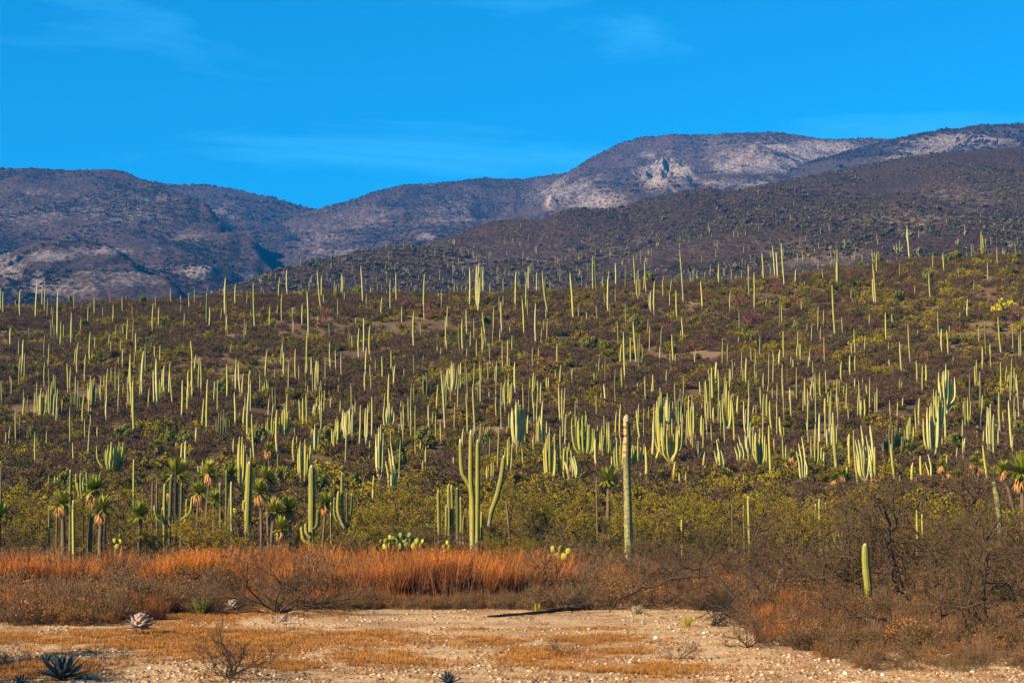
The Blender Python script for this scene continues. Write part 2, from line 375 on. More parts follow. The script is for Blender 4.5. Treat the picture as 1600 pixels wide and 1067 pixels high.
def grassmask(X, Y, Z):
    px, py = project(X, Y, Z); g = np.zeros_like(px)
    for a, b, c, d, s in GP: g = np.maximum(g, s * np.exp(-(((px - a) / c) ** 2 + ((py - b) / d) ** 2)))
    for a, b, c, d in ((690, 1022, 50, 9), (690, 975, 200, 6), (1060, 980, 90, 8), (300, 1048, 120, 6)): g = g - .6 * np.exp(-(((px - a) / c) ** 2 + ((py - b) / d) ** 2))
    return np.clip(g, 0, 1)
ys = np.concatenate([np.arange(-60, 28, 4), np.arange(28, 110, .45), 110 * (460 / 110) ** (np.linspace(0, 1, 260)), np.geomspace(464, 9000, 60)])
us = np.concatenate([np.linspace(-1.2, -.32, 24)[:-1], np.linspace(-.32, .32, 330), np.linspace(.32, 1.2, 24)[1:]])
YY, UU = np.meshgrid(ys, us, indexing='ij'); XX = UU * (np.maximum(YY, 0) + 34)
ZZ = ground_z(XX, YY)
nr, nc = YY.shape; idx = np.arange(nr * nc).reshape(nr, nc)
Q = np.stack([idx[:-1, :-1], idx[:-1, 1:], idx[1:, 1:], idx[1:, :-1]], -1).reshape(-1, 4)
V = np.stack([XX, YY, ZZ], -1).reshape(-1, 3)
gm = np.where((YY > 34) & (YY < 75), grassmask(XX, np.maximum(YY, 30), ZZ), 0).ravel()
gme = mesh('ground', V, Q, [M['ground']], smooth=True, attrs={'near': np.clip((74 - V[:, 1]) / 8, 0, 1), 'grass': gm})
link('ground', gme, kind='structure')

# ------------------------------------------------------------------ far hills and mountains, as ridges in the round
def smax(L_, k=6.0):
    A = np.stack(L_); m = A.max(0); return m + np.log(np.exp(np.clip((A - m) / k, -40, 0)).sum(0)) * k
def ridge(X, Y, pts, kf, kl=None, kr=None, rr=40, kb=None):
    """pts: (px, py, D). kf = fall towards the viewer, kr/kl on the right and left flank of a spur"""
    P = np.array([pt(a, b, d) for a, b, d in pts]); best = None
    for a, b in zip(P[:-1], P[1:]):
        e = b[:2] - a[:2]; l2 = (e ** 2).sum(); t = np.clip(((X - a[0]) * e[0] + (Y - a[1]) * e[1]) / l2, 0, 1)
        dx, dy = X - (a[0] + e[0] * t), Y - (a[1] + e[1] * t); d = np.hypot(dx, dy)
        side = dx / np.maximum(d, 1e-6); fr = -dy / np.maximum(d, 1e-6)          # +1 to the right, +1 to the front
        kk = kf * np.clip(fr, 0, 1) ** 2 + (kb if kb else kf) * np.clip(-fr, 0, 1) ** 2 + (kr if kr else kf) * np.clip(side, 0, 1) ** 2 + (kl if kl else kf) * np.clip(-side, 0, 1) ** 2
        z = a[2] + (b[2] - a[2]) * t - (np.sqrt(d * d + rr * rr) - rr) * kk
        best = z if best is None else np.maximum(best, z)
    return best
def terrain(name, x0, x1, d0, d1, ridges, patches, mat, nx, ny, seed, amp, wl, floor=8, rough=1.0, k=8, rk_gain=1.0, warp=.4):
    px = np.linspace(x0, x1, nx); D = d0 * (d1 / d0) ** np.linspace(0, 1, ny)
    DD, PP = np.meshgrid(D, px, indexing='ij'); X = (PP - CX) / FPX * DD; Y = DD
    wx = (fbm(X / wl / 1.5, Y / wl / 1.5, 3, seed + 50) - .5) * wl * .5; wy = (fbm(X / wl / 1.5, Y / wl / 1.5, 3, seed + 90) - .5) * wl * .5
    Z = smax([ridge(X + wx * rough, Y + wy * rough, *r_) if isinstance(r_, tuple) else ridge(X + wx * warp, Y + wy * warp, **r_) for r_ in ridges], k)
    Z0 = smax([ridge(X, Y, **r_) for r_ in ridges], 1)
    top = np.clip((Z0.max(0, keepdims=True) - Z0) / 60, .12, 1)
    Z = Z + ((fbm(X / wl, Y / wl, 5, seed, True) - .70) * amp * 1.6 + (fbm(X / wl * 4, Y / wl * 4, 4, seed + 5) - .5) * amp * .5) * top
    cliff = np.zeros_like(Z)
    Z = np.where(Z < floor, floor - 3, Z)
    qx, qy = project(X, Y, Z)
    rk = np.zeros_like(Z)
    for a, b, c, d, s in patches: rk = np.maximum(rk, s * np.exp(-(((qx - a) / c) ** 2 + ((qy - b) / d) ** 2) ** 1.2))
    n1 = fbm(X / wl * 3, Y / wl * 3, 5, seed + 31); rk = rk * (.1 + 1.8 * n1) * rk_gain
    pk = np.zeros_like(Z)
    for a, b, c, d, s_ in patches:
        if s_ >= 1.3: pk = np.maximum(pk, np.exp(-(((qx - a) / c) ** 2 + ((qy - b) / d) ** 2) ** 2))
    Z = Z + pk * (fbm(X / 26, Y / 26, 4, seed + 61, True) - .55) * (55 if x0 > 100 else 18)
    n, m = Z.shape; i = np.arange(n * m).reshape(n, m)
    Qf = np.stack([i[:-1, :-1], i[:-1, 1:], i[1:, 1:], i[1:, :-1]], -1).reshape(-1, 4)
    Vv = np.stack([X, Y, Z], -1).reshape(-1, 3)
    keep = (Vv[:, 2][Qf] > floor - 2.9).any(1); Qf = Qf[keep]
    me = mesh(name, Vv, Qf, [mat], smooth=True, attrs={'rock': rk.ravel()})
    link(name, me, kind='structure')
    return X, Y, Z, rk
RG = lambda pts, kf, **k: dict(pts=pts, kf=kf, **k)
tA = terrain('hill', 60, 1750, 560, 2500, [
    RG([(330, 530, 880), (400, 468, 930), (430, 446, 950), (500, 425, 1050), (560, 411, 1100), (640, 391, 1200), (720, 372, 1300), (800, 355, 1400), (900, 337, 1450), (1000, 318, 1480), (1080, 305, 1450), (1170, 297, 1380), (1215, 303, 1330), (1250, 318, 1280), (1290, 345, 1180), (1330, 375, 1080)], .26, rr=60, kr=.42, kl=1.3),
    RG([(1000, 330, 2000), (1100, 312, 2000), (1200, 299, 1950), (1260, 289, 1900), (1330, 278, 1850), (1400, 262, 1800), (1480, 244, 1760), (1560, 236, 1700), (1640, 230, 1650), (1800, 225, 1600)], .30, rr=60, kr=.3, kl=.3),
    RG([(1560, 300, 1400), (1500, 345, 1150), (1450, 395, 900)], .25, rr=80)],
    [(1130, 455, 60, 15, .9), (860, 450, 60, 12, .8), (1420, 340, 90, 30, .55), (1280, 400, 110, 25, .6), (720, 412, 80, 18, .5), (1500, 310, 90, 30, .5), (900, 400, 300, 40, .3), (1230, 335, 10, 10, .0)],
    M['hillA'], 460, 230, 3, 13, 150)
tB = terrain('mountain', 330, 1800, 1500, 4600, [
    RG([(415, 372, 3300), (450, 350, 3350), (495, 331, 3400), (540, 320, 3450), (600, 303, 3500), (640, 294, 3500), (700, 288, 3500), (760, 285, 3550), (830, 284, 3600), (880, 276, 3600), (920, 261, 3650), (950, 241, 3650), (980, 226, 3650), (1010, 217, 3650), (1050, 211, 3600), (1130, 209, 3550), (1200, 211, 3500), (1280, 219, 3500), (1350, 221, 3500), (1425, 225, 3500), (1550, 236, 3500)], .32, rr=45, kl=1.1, kb=.5),
    RG([(640, 294, 3500), (585, 340, 3000), (560, 390, 2550), (540, 420, 2300)], .34, rr=50, kr=.5, kl=.34),
    RG([(760, 285, 3550), (720, 330, 3000), (700, 370, 2600)], .36, rr=50, kr=.55, kl=.4),
    RG([(870, 278, 3600), (855, 330, 3000), (840, 350, 2750)], .4, rr=30, kr=.6, kl=.4),
    RG([(1010, 217, 3650), (985, 262, 3200), (925, 312, 2800)], .38, rr=30, kr=.6, kl=.85),
    RG([(1000, 292, 2750), (1015, 266, 2800), (1045, 252, 2850), (1074, 258, 2820), (1086, 276, 2780)], 1.8, rr=6, kr=2.6, kl=1.2),
    RG([(885, 318, 2680), (905, 303, 2720), (940, 306, 2700), (975, 300, 2720), (990, 305, 2700)], .9, rr=8, kr=1.3, kl=.9),
    RG([(1200, 211, 3500), (1180, 250, 3000), (1120, 285, 2600)], .34, rr=80, kr=.45, kl=.4),
    RG([(1350, 221, 3500), (1340, 255, 3000), (1300, 280, 2600)], .34, rr=60, kr=.5, kl=.4)],
    [(1280, 232, 130, 12, .95), (1230, 255, 110, 14, 1.0), (1170, 262, 70, 10, .9), (1380, 228, 60, 10, .8), (1250, 240, 200, 30, .55), (1045, 275, 42, 22, 1.5), (930, 312, 55, 14, .95), (860, 322, 9, 8, 1.4), (1010, 242, 16, 6, .8), (665, 371, 20, 6, .95),
     (530, 398, 70, 9, .8), (505, 380, 60, 30, .45), (560, 345, 60, 40, .35), (770, 358, 12, 5, 1.0), (1180, 290, 120, 10, .7), (700, 340, 60, 30, .35), (900, 300, 80, 30, .5)],
    M['mount'], 500, 270, 11, 40, 270, warp=.15)
tB2 = terrain('mountain', 1240, 1900, 1900, 4200, [
    RG([(1290, 300, 2500), (1330, 277, 2600), (1375, 250, 2750), (1425, 225, 2900), (1460, 213, 3000), (1500, 206, 3000), (1550, 199, 3000), (1600, 198, 3000), (1700, 205, 3000), (1850, 215, 3000)], .33, rr=60, kb=.5),
    RG([(1325, 272, 2480), (1345, 268, 2500), (1375, 262, 2550), (1390, 262, 2550)], 1.0, rr=8, kr=1.5)],
    [(1520, 222, 120, 14, .8), (1420, 245, 40, 14, .9), (1470, 235, 60, 12, .7), (1355, 270, 30, 8, .9)],
    M['mount'], 240, 160, 23, 22, 200)
tC2 = terrain('mountain', -300, 560, 2100, 4600, [
    RG([(120, 275, 3600), (230, 285, 3600), (260, 289, 3600), (300, 290, 3600), (350, 299, 3600), (400, 314, 3600), (440, 324, 3600), (480, 331, 3600), (520, 338, 3600), (560, 350, 3600)], .33, rr=60, kb=.5),
    RG([(350, 299, 3600), (375, 335, 3150), (395, 365, 2850)], .36, rr=40, kr=.4)],
    [(330, 330, 60, 20, .3)], M['mount'], 240, 130, 31, 22, 200)
tC = terrain('mountain', -300, 520, 1000, 4300, [
    RG([(-250, 255, 2900), (0, 266, 2900), (60, 268, 2900), (130, 270, 2900), (180, 271, 2900), (225, 284, 2800), (250, 291, 2700), (310, 316, 2500), (345, 345, 2350), (370, 370, 2250), (400, 400, 2120), (430, 435, 2000), (450, 462, 1900)], .29, rr=14, kr=2.3, kl=.3, kb=.5),
    RG([(60, 268, 2900), (30, 320, 2500), (-30, 370, 2100)], .32, rr=60, kr=.6, kl=.35),
    RG([(180, 271, 2900), (170, 330, 2400), (190, 385, 1950)], .32, rr=50, kr=.55, kl=.35),
    RG([(-150, 420, 1550), (0, 408, 1600), (50, 392, 1620), (100, 383, 1640), (150, 381, 1640), (185, 388, 1620), (210, 406, 1560), (235, 432, 1480), (265, 460, 1400), (290, 490, 1330)], .30, rr=20, kr=1.7, kl=.3, kb=.5),
    RG([(330, 395, 1900), (300, 425, 1750), (330, 440, 1700), (400, 455, 1650)], .34, rr=30, kr=.6),
    RG([(245, 418, 1680), (275, 425, 1640), (330, 432, 1620), (380, 440, 1600)], .5, rr=20)],
    [(75, 400, 45, 9, 1.1), (15, 412, 26, 12, 1.3), (150, 392, 60, 8, .9), (60, 440, 12, 22, 1.1), (20, 430, 22, 14, .9), (310, 425, 26, 9, 1.3), (388, 432, 16, 8, 1.1), (245, 390, 18, 6, 1.0), (90, 300, 70, 8, .45), (240, 310, 50, 8, .5), (180, 330, 120, 30, .45), (60, 340, 90, 30, .4), (60, 450, 120, 14, .5), (200, 430, 120, 20, .45), (300, 372, 30, 16, .4)],
    M['mount'], 360, 320, 41, 24, 260, rk_gain=.9, warp=.12)

# ------------------------------------------------------------------ scattering of uncountable growth (one object each)
def scatter(name, protos, mats, P, variant, rotz, scale, tint, kind='stuff', label=None, cat=None, tilt=None):
    """protos: list of MB; P (n,3). Geometry nodes set the prototypes, held in this same mesh, on its loose points."""
    Vs, T3, Q4, m3, m4, hs, pid = [], [], [], [], [], [], []; n = 0
    for k, mb in enumerate(protos):
        V, T, Qd, tm, qm, h = mb.arrays(); Vs.append(V); T3.append(T + n); Q4.append(Qd + n); m3.append(tm); m4.append(qm); hs.append(h); pid.append(np.full(len(V), k + 1)); n += len(V)
    P = np.asarray(P); c = len(P); Vs.append(P); hs.append(np.zeros(c)); pid.append(np.zeros(c))
    pad = lambda a, w: np.concatenate([np.zeros((n,) + w, np.float32), a])
    V = np.concatenate(Vs); pidv = np.concatenate(pid)
    rot = np.zeros((c, 3)); rot[:, 2] = rotz
    if tilt is not None: rot[:, :2] = tilt
    sc = np.asarray(scale, float); sc = np.repeat(sc[:, None], 3, 1) if sc.ndim == 1 else sc
    me = mesh(name, V, [np.concatenate(T3), np.concatenate(Q4)], mats, np.concatenate(m3 + m4), False, {'h': np.concatenate(hs), 'pid': pidv, 'var': pad(np.asarray(variant, float), ()), 'tint': pad(np.asarray(tint, float), (3,))})
    for nm, a in (('rot', rot), ('scl', sc)):
        me.attributes.new(nm, 'FLOAT_VECTOR', 'POINT').data.foreach_set('vector', pad(a, (3,)).astype(np.float32).ravel())
    o = link(name, me, kind=kind, label=label, cat=cat)
    g = bpy.data.node_groups.new(name, 'GeometryNodeTree'); g.interface.new_socket('Geometry', in_out='INPUT', socket_type='NodeSocketGeometry'); g.interface.new_socket('Geometry', in_out='OUTPUT', socket_type='NodeSocketGeometry')
    gi = g.nodes.new('NodeGroupInput'); go = g.nodes.new('NodeGroupOutput'); J = g.nodes.new('GeometryNodeJoinGeometry'); lk = g.links.new
    def named(nm, dt):
        q = g.nodes.new('GeometryNodeInputNamedAttribute'); q.data_type = dt; q.inputs['Name'].default_value = nm; return q.outputs['Attribute']
    def eq(a, v):
        q = g.nodes.new('FunctionNodeCompare'); q.data_type = 'FLOAT'; q.operation = 'EQUAL'; lk(a, q.inputs[0]); q.inputs[1].default_value = v; q.inputs['Epsilon'].default_value = .1; return q.outputs[0]
    def sep(sel):
        q = g.nodes.new('GeometryNodeSeparateGeometry'); q.domain = 'POINT'; lk(gi.outputs[0], q.inputs[0]); lk(sel, q.inputs[1]); return q.outputs[0]
    pidn, varn, rn, sn = named('pid', 'FLOAT'), named('var', 'FLOAT'), named('rot', 'FLOAT_VECTOR'), named('scl', 'FLOAT_VECTOR')
    pts = sep(eq(pidn, 0))
    for k in range(len(protos)):
        q = g.nodes.new('GeometryNodeInstanceOnPoints'); lk(pts, q.inputs['Points']); lk(eq(varn, k), q.inputs['Selection']); lk(sep(eq(pidn, k + 1)), q.inputs['Instance']); lk(rn, q.inputs['Rotation']); lk(sn, q.inputs['Scale'])
        lk(q.outputs[0], J.inputs[0])
    lk(J.outputs[0], go.inputs[0])
    md = o.modifiers.new('scatter', 'NODES'); md.node_group = g
    return o
def bush(seed, rad=1.2, leaf=0, twigw=.03, n0=9, lv=((5, .6, .55), (6, .55, .6)), up=.75, lsz=.12, mt=0, ml=1, h=1.0, rr=.035):
    r = np.random.default_rng(seed); mb = MB(); S = grow(r, (0, 0, 0), n0, rad, up, lv, rr, seg=3, jit=.22)
    for i, (a, b, r0, r1) in enumerate(S):
        a = a * (1, 1, h); b = b * (1, 1, h); hh = np.clip(a[:, 2] / (rad * h), 0, 1)
        if i == 0: segs(mb, a, b, r0, r1, 3, mt, hh)
        else: segs(mb, a, b, np.maximum(r0, twigw * (.9 if i == 1 else .5)), r1, 1, mt, hh)
    if leaf:
        a, b = S[-1][0] * (1, 1, h), S[-1][1] * (1, 1, h); i = r.integers(0, len(a), leaf); f = r.random(leaf)[:, None]
        leaves(mb, a[i] + (b[i] - a[i]) * f + r.normal(0, rad * .06, (leaf, 3)), r, lsz, ml)
    return mb
# hill scrub: bare grey-brown thorn scrub, olive bushes, yellow-green low growth
protos = [bush(100 + i, 1.5, 0, .055, 10, ((7, .6, .6), (7, .55, .6)), up=.62, h=.8) for i in range(3)] + [bush(110 + i, 1.3, 900, .05, 8, ((6, .6, .6), (5, .55, .6)), up=.62, h=.8, lsz=.085) for i in range(3)] + [bush(120 + i, .8, 480, .04, 9, ((5, .6, .6),), up=.6, h=.8, lsz=.08) for i in range(2)]
n = 37500
px_ = rng.uniform(-450, 2060, n); Dd = np.sqrt(rng.uniform(118 ** 2, 432 ** 2, n)); X = (px_ - CX) / FPX * Dd; Y = Dd
pa = fbm(X / 22, Y / 30, 4, 71); pb = fbm(X / 9, Y / 14, 3, 73); right = np.clip((px_ - 900) / 700, 0, 1) * np.clip((Dd - 220) / 80, 0, 1)
keep = rng.random(n) < np.clip((pa - .22) * 5, .25, 1) * (1 - .35 * right * (pb > .5)); X, Y, pa, pb, px_, right = [a[keep] for a in (X, Y, pa, pb, px_, right)]; n = len(X)
Z = ground_z(X, Y); lowband = np.clip((190 - Y) / 50, 0, 1)
up_ = rng.random(n); green = .46 + .45 * (pb - .5) * 4 + .28 * lowband + .24 * right
var = np.where(up_ < green * .62, 3 + rng.integers(0, 3, n), np.where(up_ < green, 6 + rng.integers(0, 2, n), rng.integers(0, 3, n)))
pal = np.array([(.095, .075, .006), (.16, .12, .005), (.07, .068, .007), (.20, .13, .009), (.23, .18, .006)])
tint = pal[rng.integers(0, 5, n)] * rng.uniform(.7, 1.25, (n, 1))
yel = (rng.random(n) < .10 + .3 * right) & (var >= 6); tint[yel] = np.array([(.38, .28, .01)]) * rng.uniform(.7, 1.2, (yel.sum(), 1))
org = (rng.random(n) < .06 + .08 * right) & (var >= 6); tint[org] = (.30, .13, .03)
scatter('thorn_scrub', protos, [M['scrub_twig'], M['tint_leaf']], np.stack([X, Y, Z - .05], 1), var, rng.uniform(0, 6.28, n), (.45 + .95 * rng.random(n) ** 1.6) * (1 + .1 * lowband), tint,
        label='brown thorn scrub with olive and yellow bushes covering the cactus hill', cat='scrub')
# low shrubs speckling the far hills
def blob(seed, n=26):
    r = np.random.default_rng(seed); mb = MB(); P = r.normal(0, .5, (n, 3)) * (1, 1, .55); P[:, 2] = abs(P[:, 2]) * 1.1
    leaves(mb, P, r, .55, 0); return mb
def farscrub(name, data, n, seed, smin, smax, label, mat, dark, ymax, cond=None):
    X, Y, Z, rk = data; r = np.random.default_rng(seed); a = r.integers(0, X.shape[0] - 1, n * 4); b = r.integers(0, X.shape[1] - 1, n * 4)
    fa, fb = r.random(n * 4), r.random(n * 4)
    def I(A): return (A[a, b] * (1 - fa) + A[a + 1, b] * fa) * (1 - fb) + (A[a, b + 1] * (1 - fa) + A[a + 1, b + 1] * fa) * fb
    x, y, z, k_ = I(X), I(Y), I(Z), I(rk); qx, qy = project(x, y, z)
    ok = (z > 12) & (qy < ymax) & (r.random(n * 4) > k_ * .8) & (fbm(x / 90, y / 140, 3, seed) + r.normal(0, .06, n * 4) > .46); x, y, z = x[ok][:n], y[ok][:n], z[ok][:n]; m = len(x)
    t = np.array(dark)[r.integers(0, len(dark), m)] * r.uniform(.6, 1.3, (m, 1))
    scatter(name, [blob(seed + i) for i in range(3)], [M['tint_leaf']], np.stack([x, y, z], 1), r.integers(0, 3, m), r.uniform(0, 6.28, m), r.uniform(smin, smax, m) * (1 + (r.random(m) < .06) * .7), t, label=label, cat='scrub')
farscrub('hill_scrub', tA, 26000, 5, .7, 1.5, 'grey brown scrub dotting the nearer far hill', None, [(.055, .036, .024), (.08, .052, .032), (.06, .055, .016), (.12, .085, .05)], 470)
farscrub('mountain_scrub', tB, 34000, 6, .9, 2.4, 'dark scrub dotting the mountain with the pale cliff', None, [(.035, .026, .022), (.055, .038, .03), (.035, .034, .018)], 430)
farscrub('mountain_scrub', tC, 22000, 7, .8, 2.2, 'dark scrub dotting the broad left mountain', None, [(.035, .026, .022), (.05, .036, .03), (.032, .034, .018)], 480)
farscrub('mountain_scrub', tC2, 6000, 8, 2.0, 4.2, 'dark scrub dotting the mountain behind the shaded valley', None, [(.05, .045, .04), (.07, .05, .05)], 430)
farscrub('mountain_scrub', tB2, 8000, 9, 1.8, 3.8, 'dark scrub dotting the far right summit', None, [(.035, .026, .022), (.05, .036, .03)], 330)
# ------------------------------------------------------------------ cactus positions, read tile by tile (tile origin; scale 4.85): x,top,base[,x of tip]
TS = {
(0, 380): "8,350,520;22,375,540;110,415,500;152,360,560;268,310,580;318,320,480;338,325,520;432,360,750;387,470,560;560,390,530;715,415,570;690,440,520;670,470,650;838,395,470;853,470,615;928,400,540;1003,470,570;1295,335,475;1158,462,700;1200,490,640;1368,390,470;1472,345,470;1430,440,530;1520,440,500;535,530,790;462,600,790;482,610,720;963,580,780;875,610,740;935,610,700;75,650,805;330,700,860;455,690,800;682,680,930;1028,690,845;585,760,990;563,790,920;168,740,960;155,850,950;360,770,980;930,810,980;900,860,960;1015,820,960;1100,770,1025;1175,770,890;1213,780,930;1458,745,900,1445;642,850,1070;845,935,1060",
(320, 380): "15,345,630;33,490,640;140,305,400;152,270,560;162,560,705;233,315,485;315,370,480;380,305,660,372;368,375,450;120,485,590;490,480,650;558,265,430;583,385,580;545,465,570;628,205,400,618;716,280,380,708;786,370,720,776;790,260,380;880,210,490,855;883,250,420;905,385,470;738,470,620;668,480,600;668,590,670;852,545,630;978,280,420;993,310,410;1033,235,400;1045,255,410;1058,365,440;1198,175,470,1182;1225,375,500;1168,295,360;1340,415,560;1405,280,530;1452,225,475;1380,350,410;1493,475,590;1145,560,640;1118,690,800;1093,680,745;1168,650,860;1203,570,810;1253,630,870;1275,590,650;1223,800,1040;590,740,860;603,840,1060,596;465,815,1045;780,655,1020;803,870,1050;850,900,1060;955,870,980;1298,880,1010;1345,865,1060;1410,820,1010;1435,925,1060;1513,950,1040;1263,855,920;690,810,1050,680;235,870,1060;195,755,820;335,965,1060",
(640, 380): "112,240,570;335,280,400;455,190,470;558,75,290;610,235,320;713,250,385;800,220,500;903,82,300;965,200,365;883,255,510;1048,215,520,1008;1022,260,450;1242,230,600,1218;1062,195,295;1392,105,380,1385;1415,105,365,1402;1462,170,275;1505,110,250;1503,260,520;1480,365,470;1422,470,560;35,525,790;85,605,700;217,375,440;285,485,630;270,565,810;283,730,820;390,615,860,378;408,580,860,398;436,505,690,426;463,675,835;508,730,890;552,640,865;588,530,810,553;633,485,690;703,450,700,695;682,400,520;710,395,480;757,635,790;740,740,960;868,425,700,853;960,465,780;1015,575,690;1035,490,620;1283,480,570;1340,520,620;1118,770,940;207,770,860;235,785,870;97,845,915;34,860,1035,27;378,910,1020;1430,860,990;1485,875,1060;1463,915,990;1415,905,970;1235,950,1060;1192,990,1050;1145,935,1080;1107,965,1060;808,910,1165,800;648,920,1030;945,995,1130",
(960, 360): "10,240,420;80,275,460;157,195,420,140;242,235,470,232;222,330,450;265,480,610;280,470,630;303,390,655;370,365,495;425,365,455;524,155,550,505;478,460,690,468;668,390,630,658;790,250,410;885,275,390;1022,275,490;1060,325,600;1063,235,305;1131,175,390,1122;1218,75,330,1200;1238,140,350,1226;1287,100,410,1275;1370,305,450;1437,380,440;880,470,620;945,610,760;1258,500,720;1145,515,570;1420,530,620;522,665,840,510;507,750,820;358,735,880;345,865,1000;448,795,1020,436;428,920,1040;460,940,1030;165,700,985,153;122,820,1000;80,780,1160,70;50,870,1050;194,830,1095,180;1285,770,975;1253,915,1060;1338,950,1060;1355,970,1060;1468,950,1060;1508,990,1110;770,1005,1150;998,975,1160;607,900,1010;940,800,880",
(1280, 340): "30,395,480;438,270,440;430,355,660,416;418,470,650,405;686,65,345,678;860,260,400,848;947,275,430,938;1155,170,300,1146;1235,110,315,1225;1252,120,300,1243;1357,230,375,1349;1058,375,485;1278,335,460;613,340,460;847,425,635,830;722,510,605;123,520,915,98;178,745,880;377,725,835;510,725,950;558,725,830;1125,625,775;1062,710,780;1443,620,700;240,535,640;692,815,1105,675;935,850,1030;978,865,1045,968;1212,820,950,1197;1265,805,1060;1382,765,1040,1370;530,940,1030;630,950,1210,613;247,950,1060;1303,965,1160;1235,985,1160;752,845,910;430,830,890",
(0, 540): "12,265,410;45,350,400;82,220,290;146,185,330,138;337,130,300;378,190,340,366;285,190,270;515,140,340,506;532,170,340;410,130,190;790,220,350;814,185,450,806;808,400,570;767,325,460;725,320,450;975,155,300,968;990,75,400;960,410,510;1020,285,720,1004;1078,50,400;1062,160,390;1125,330,490;1168,190,480,1160;1190,110,480,1182;1243,160,410,1236;1218,190,370;1282,140,400;1308,150,455,1288;1375,270,570;1418,280,500;1450,140,420;1427,200,350;1480,80,230;1503,100,370;1524,130,380,1515;1445,490,580;1485,630,800;1533,420,660;172,405,590;208,395,575;265,365,560;432,465,575;470,405,550;500,455,545;628,380,610;150,540,710;45,650,750;65,605,740;742,500,560;738,605,720,724;880,615,700;918,605,720,904;1360,650,760;1162,610,670;1190,630,680;1328,720,800;1380,750,900;1408,735,910",
(320, 560): "14,170,610;168,55,335,155;205,140,260;232,60,260;274,40,300,250;285,120,340;335,100,260;324,210,630;308,280,400;232,270,545,218;295,370,550;255,400,470;385,430,850,355;628,280,570;534,250,410,526;552,400,740;443,490,580;480,290,420;510,335,430;722,320,470,714;747,310,570,738;770,275,580;670,220,270;1015,200,275;1213,120,285;1260,125,260,1252;1265,300,600;1275,460,590;1395,130,430;1437,60,255;1480,315,440;1470,485,600;948,285,410;688,525,600;678,610,770;700,575,660;1052,400,590,1046;1075,410,660;1095,390,590;1120,375,580;1040,440,580;1170,365,680;215,600,740;352,670,790;556,735,950;1200,920,1065;1270,905,1120,1284;1180,970,1100;900,565,640;920,630,720;1040,860,1000",
(640, 540): "35,300,460;15,450,570;152,460,660,140;207,310,490;270,195,640,238;278,300,470;372,220,440;390,140,350;498,310,700,485;512,280,480;440,370,700,430;565,335,400;610,345,450;662,320,450;815,340,400;945,220,380;952,340,530,930;1145,305,610,1133;1235,175,300;1400,200,300;1422,220,300;1484,300,460,1472;1458,350,450;1275,395,500;1213,485,580;1190,530,680;1258,430,670;240,580,720;755,510,640;895,540,700;730,605,720,720;880,680,770;937,695,800;978,560,800;1006,435,780;1040,570,700;1020,780,890;20,840,930;97,860,980;120,780,980;82,720,830;340,835,950;405,640,800;1422,720,940,1410;1535,830,960;1395,930,980;1300,810,880",
(960, 540): "10,190,410;68,175,380,58;390,180,320;300,230,390,290;280,280,410;178,275,370;45,460,720;15,510,740;200,500,740,165;155,585,700;285,560,880,296;355,345,480;290,740,920,362;490,660,900;665,430,540;665,540,700;702,280,480,693;655,265,380;745,175,450;722,180,310;775,140,320;790,195,370;758,480,640;805,410,500;885,175,320,877;935,390,540;912,430,780,902;835,570,700;890,570,640;998,105,290;1080,440,570;1045,455,540;1140,220,370,1130;1162,385,600;1200,430,660,1180;1135,385,600;1233,275,420;1200,310,420;1275,150,410;1308,175,250;1342,350,540,1330;1453,265,500,1442;1485,410,520;1272,550,740,1258;1290,615,760;1465,570,650;1475,670,800,1468;1185,620,1020,1172;1215,700,820;645,740,900,636;628,735,900;668,820,990,685;718,810,905;988,970,1110,976;587,850,920;553,895,1010;457,895,1060;502,960,1080;543,950,1090,535;243,780,1080,236;215,960,1100;845,700,780",
(1280, 540): "8,530,780,0;17,210,420;65,350,470;50,410,560;147,385,530;170,130,280;283,85,250,275;237,80,250;155,260,370;182,300,390;268,240,365;330,235,320;368,290,410;415,400,470;325,425,580;345,420,570;377,445,520;205,450,510;228,460,600,210;535,100,160;607,250,390;622,270,350;592,420,520;632,390,480;757,410,590;742,125,300;785,160,380;808,150,310;1013,75,150;957,520,760;1145,220,480;1218,220,520,1232;1225,390,600,1242;1375,135,320;1495,225,380;1372,370,650,1364;1372,640,840,1362;1403,490,620;1467,425,820,1453;1545,390,500;1242,640,760;1195,600,700;1103,710,860;137,520,980,110;215,665,770;243,680,970,228;298,660,1065,268;415,620,900,390;402,840,1065,388;428,780,1060;575,760,1060,548;715,900,1060;785,850,1065,770;988,840,1085,965;1285,770,1085,1256;935,690,800;740,985,1060;230,935,1105,215;620,980,1065;525,850,960"}
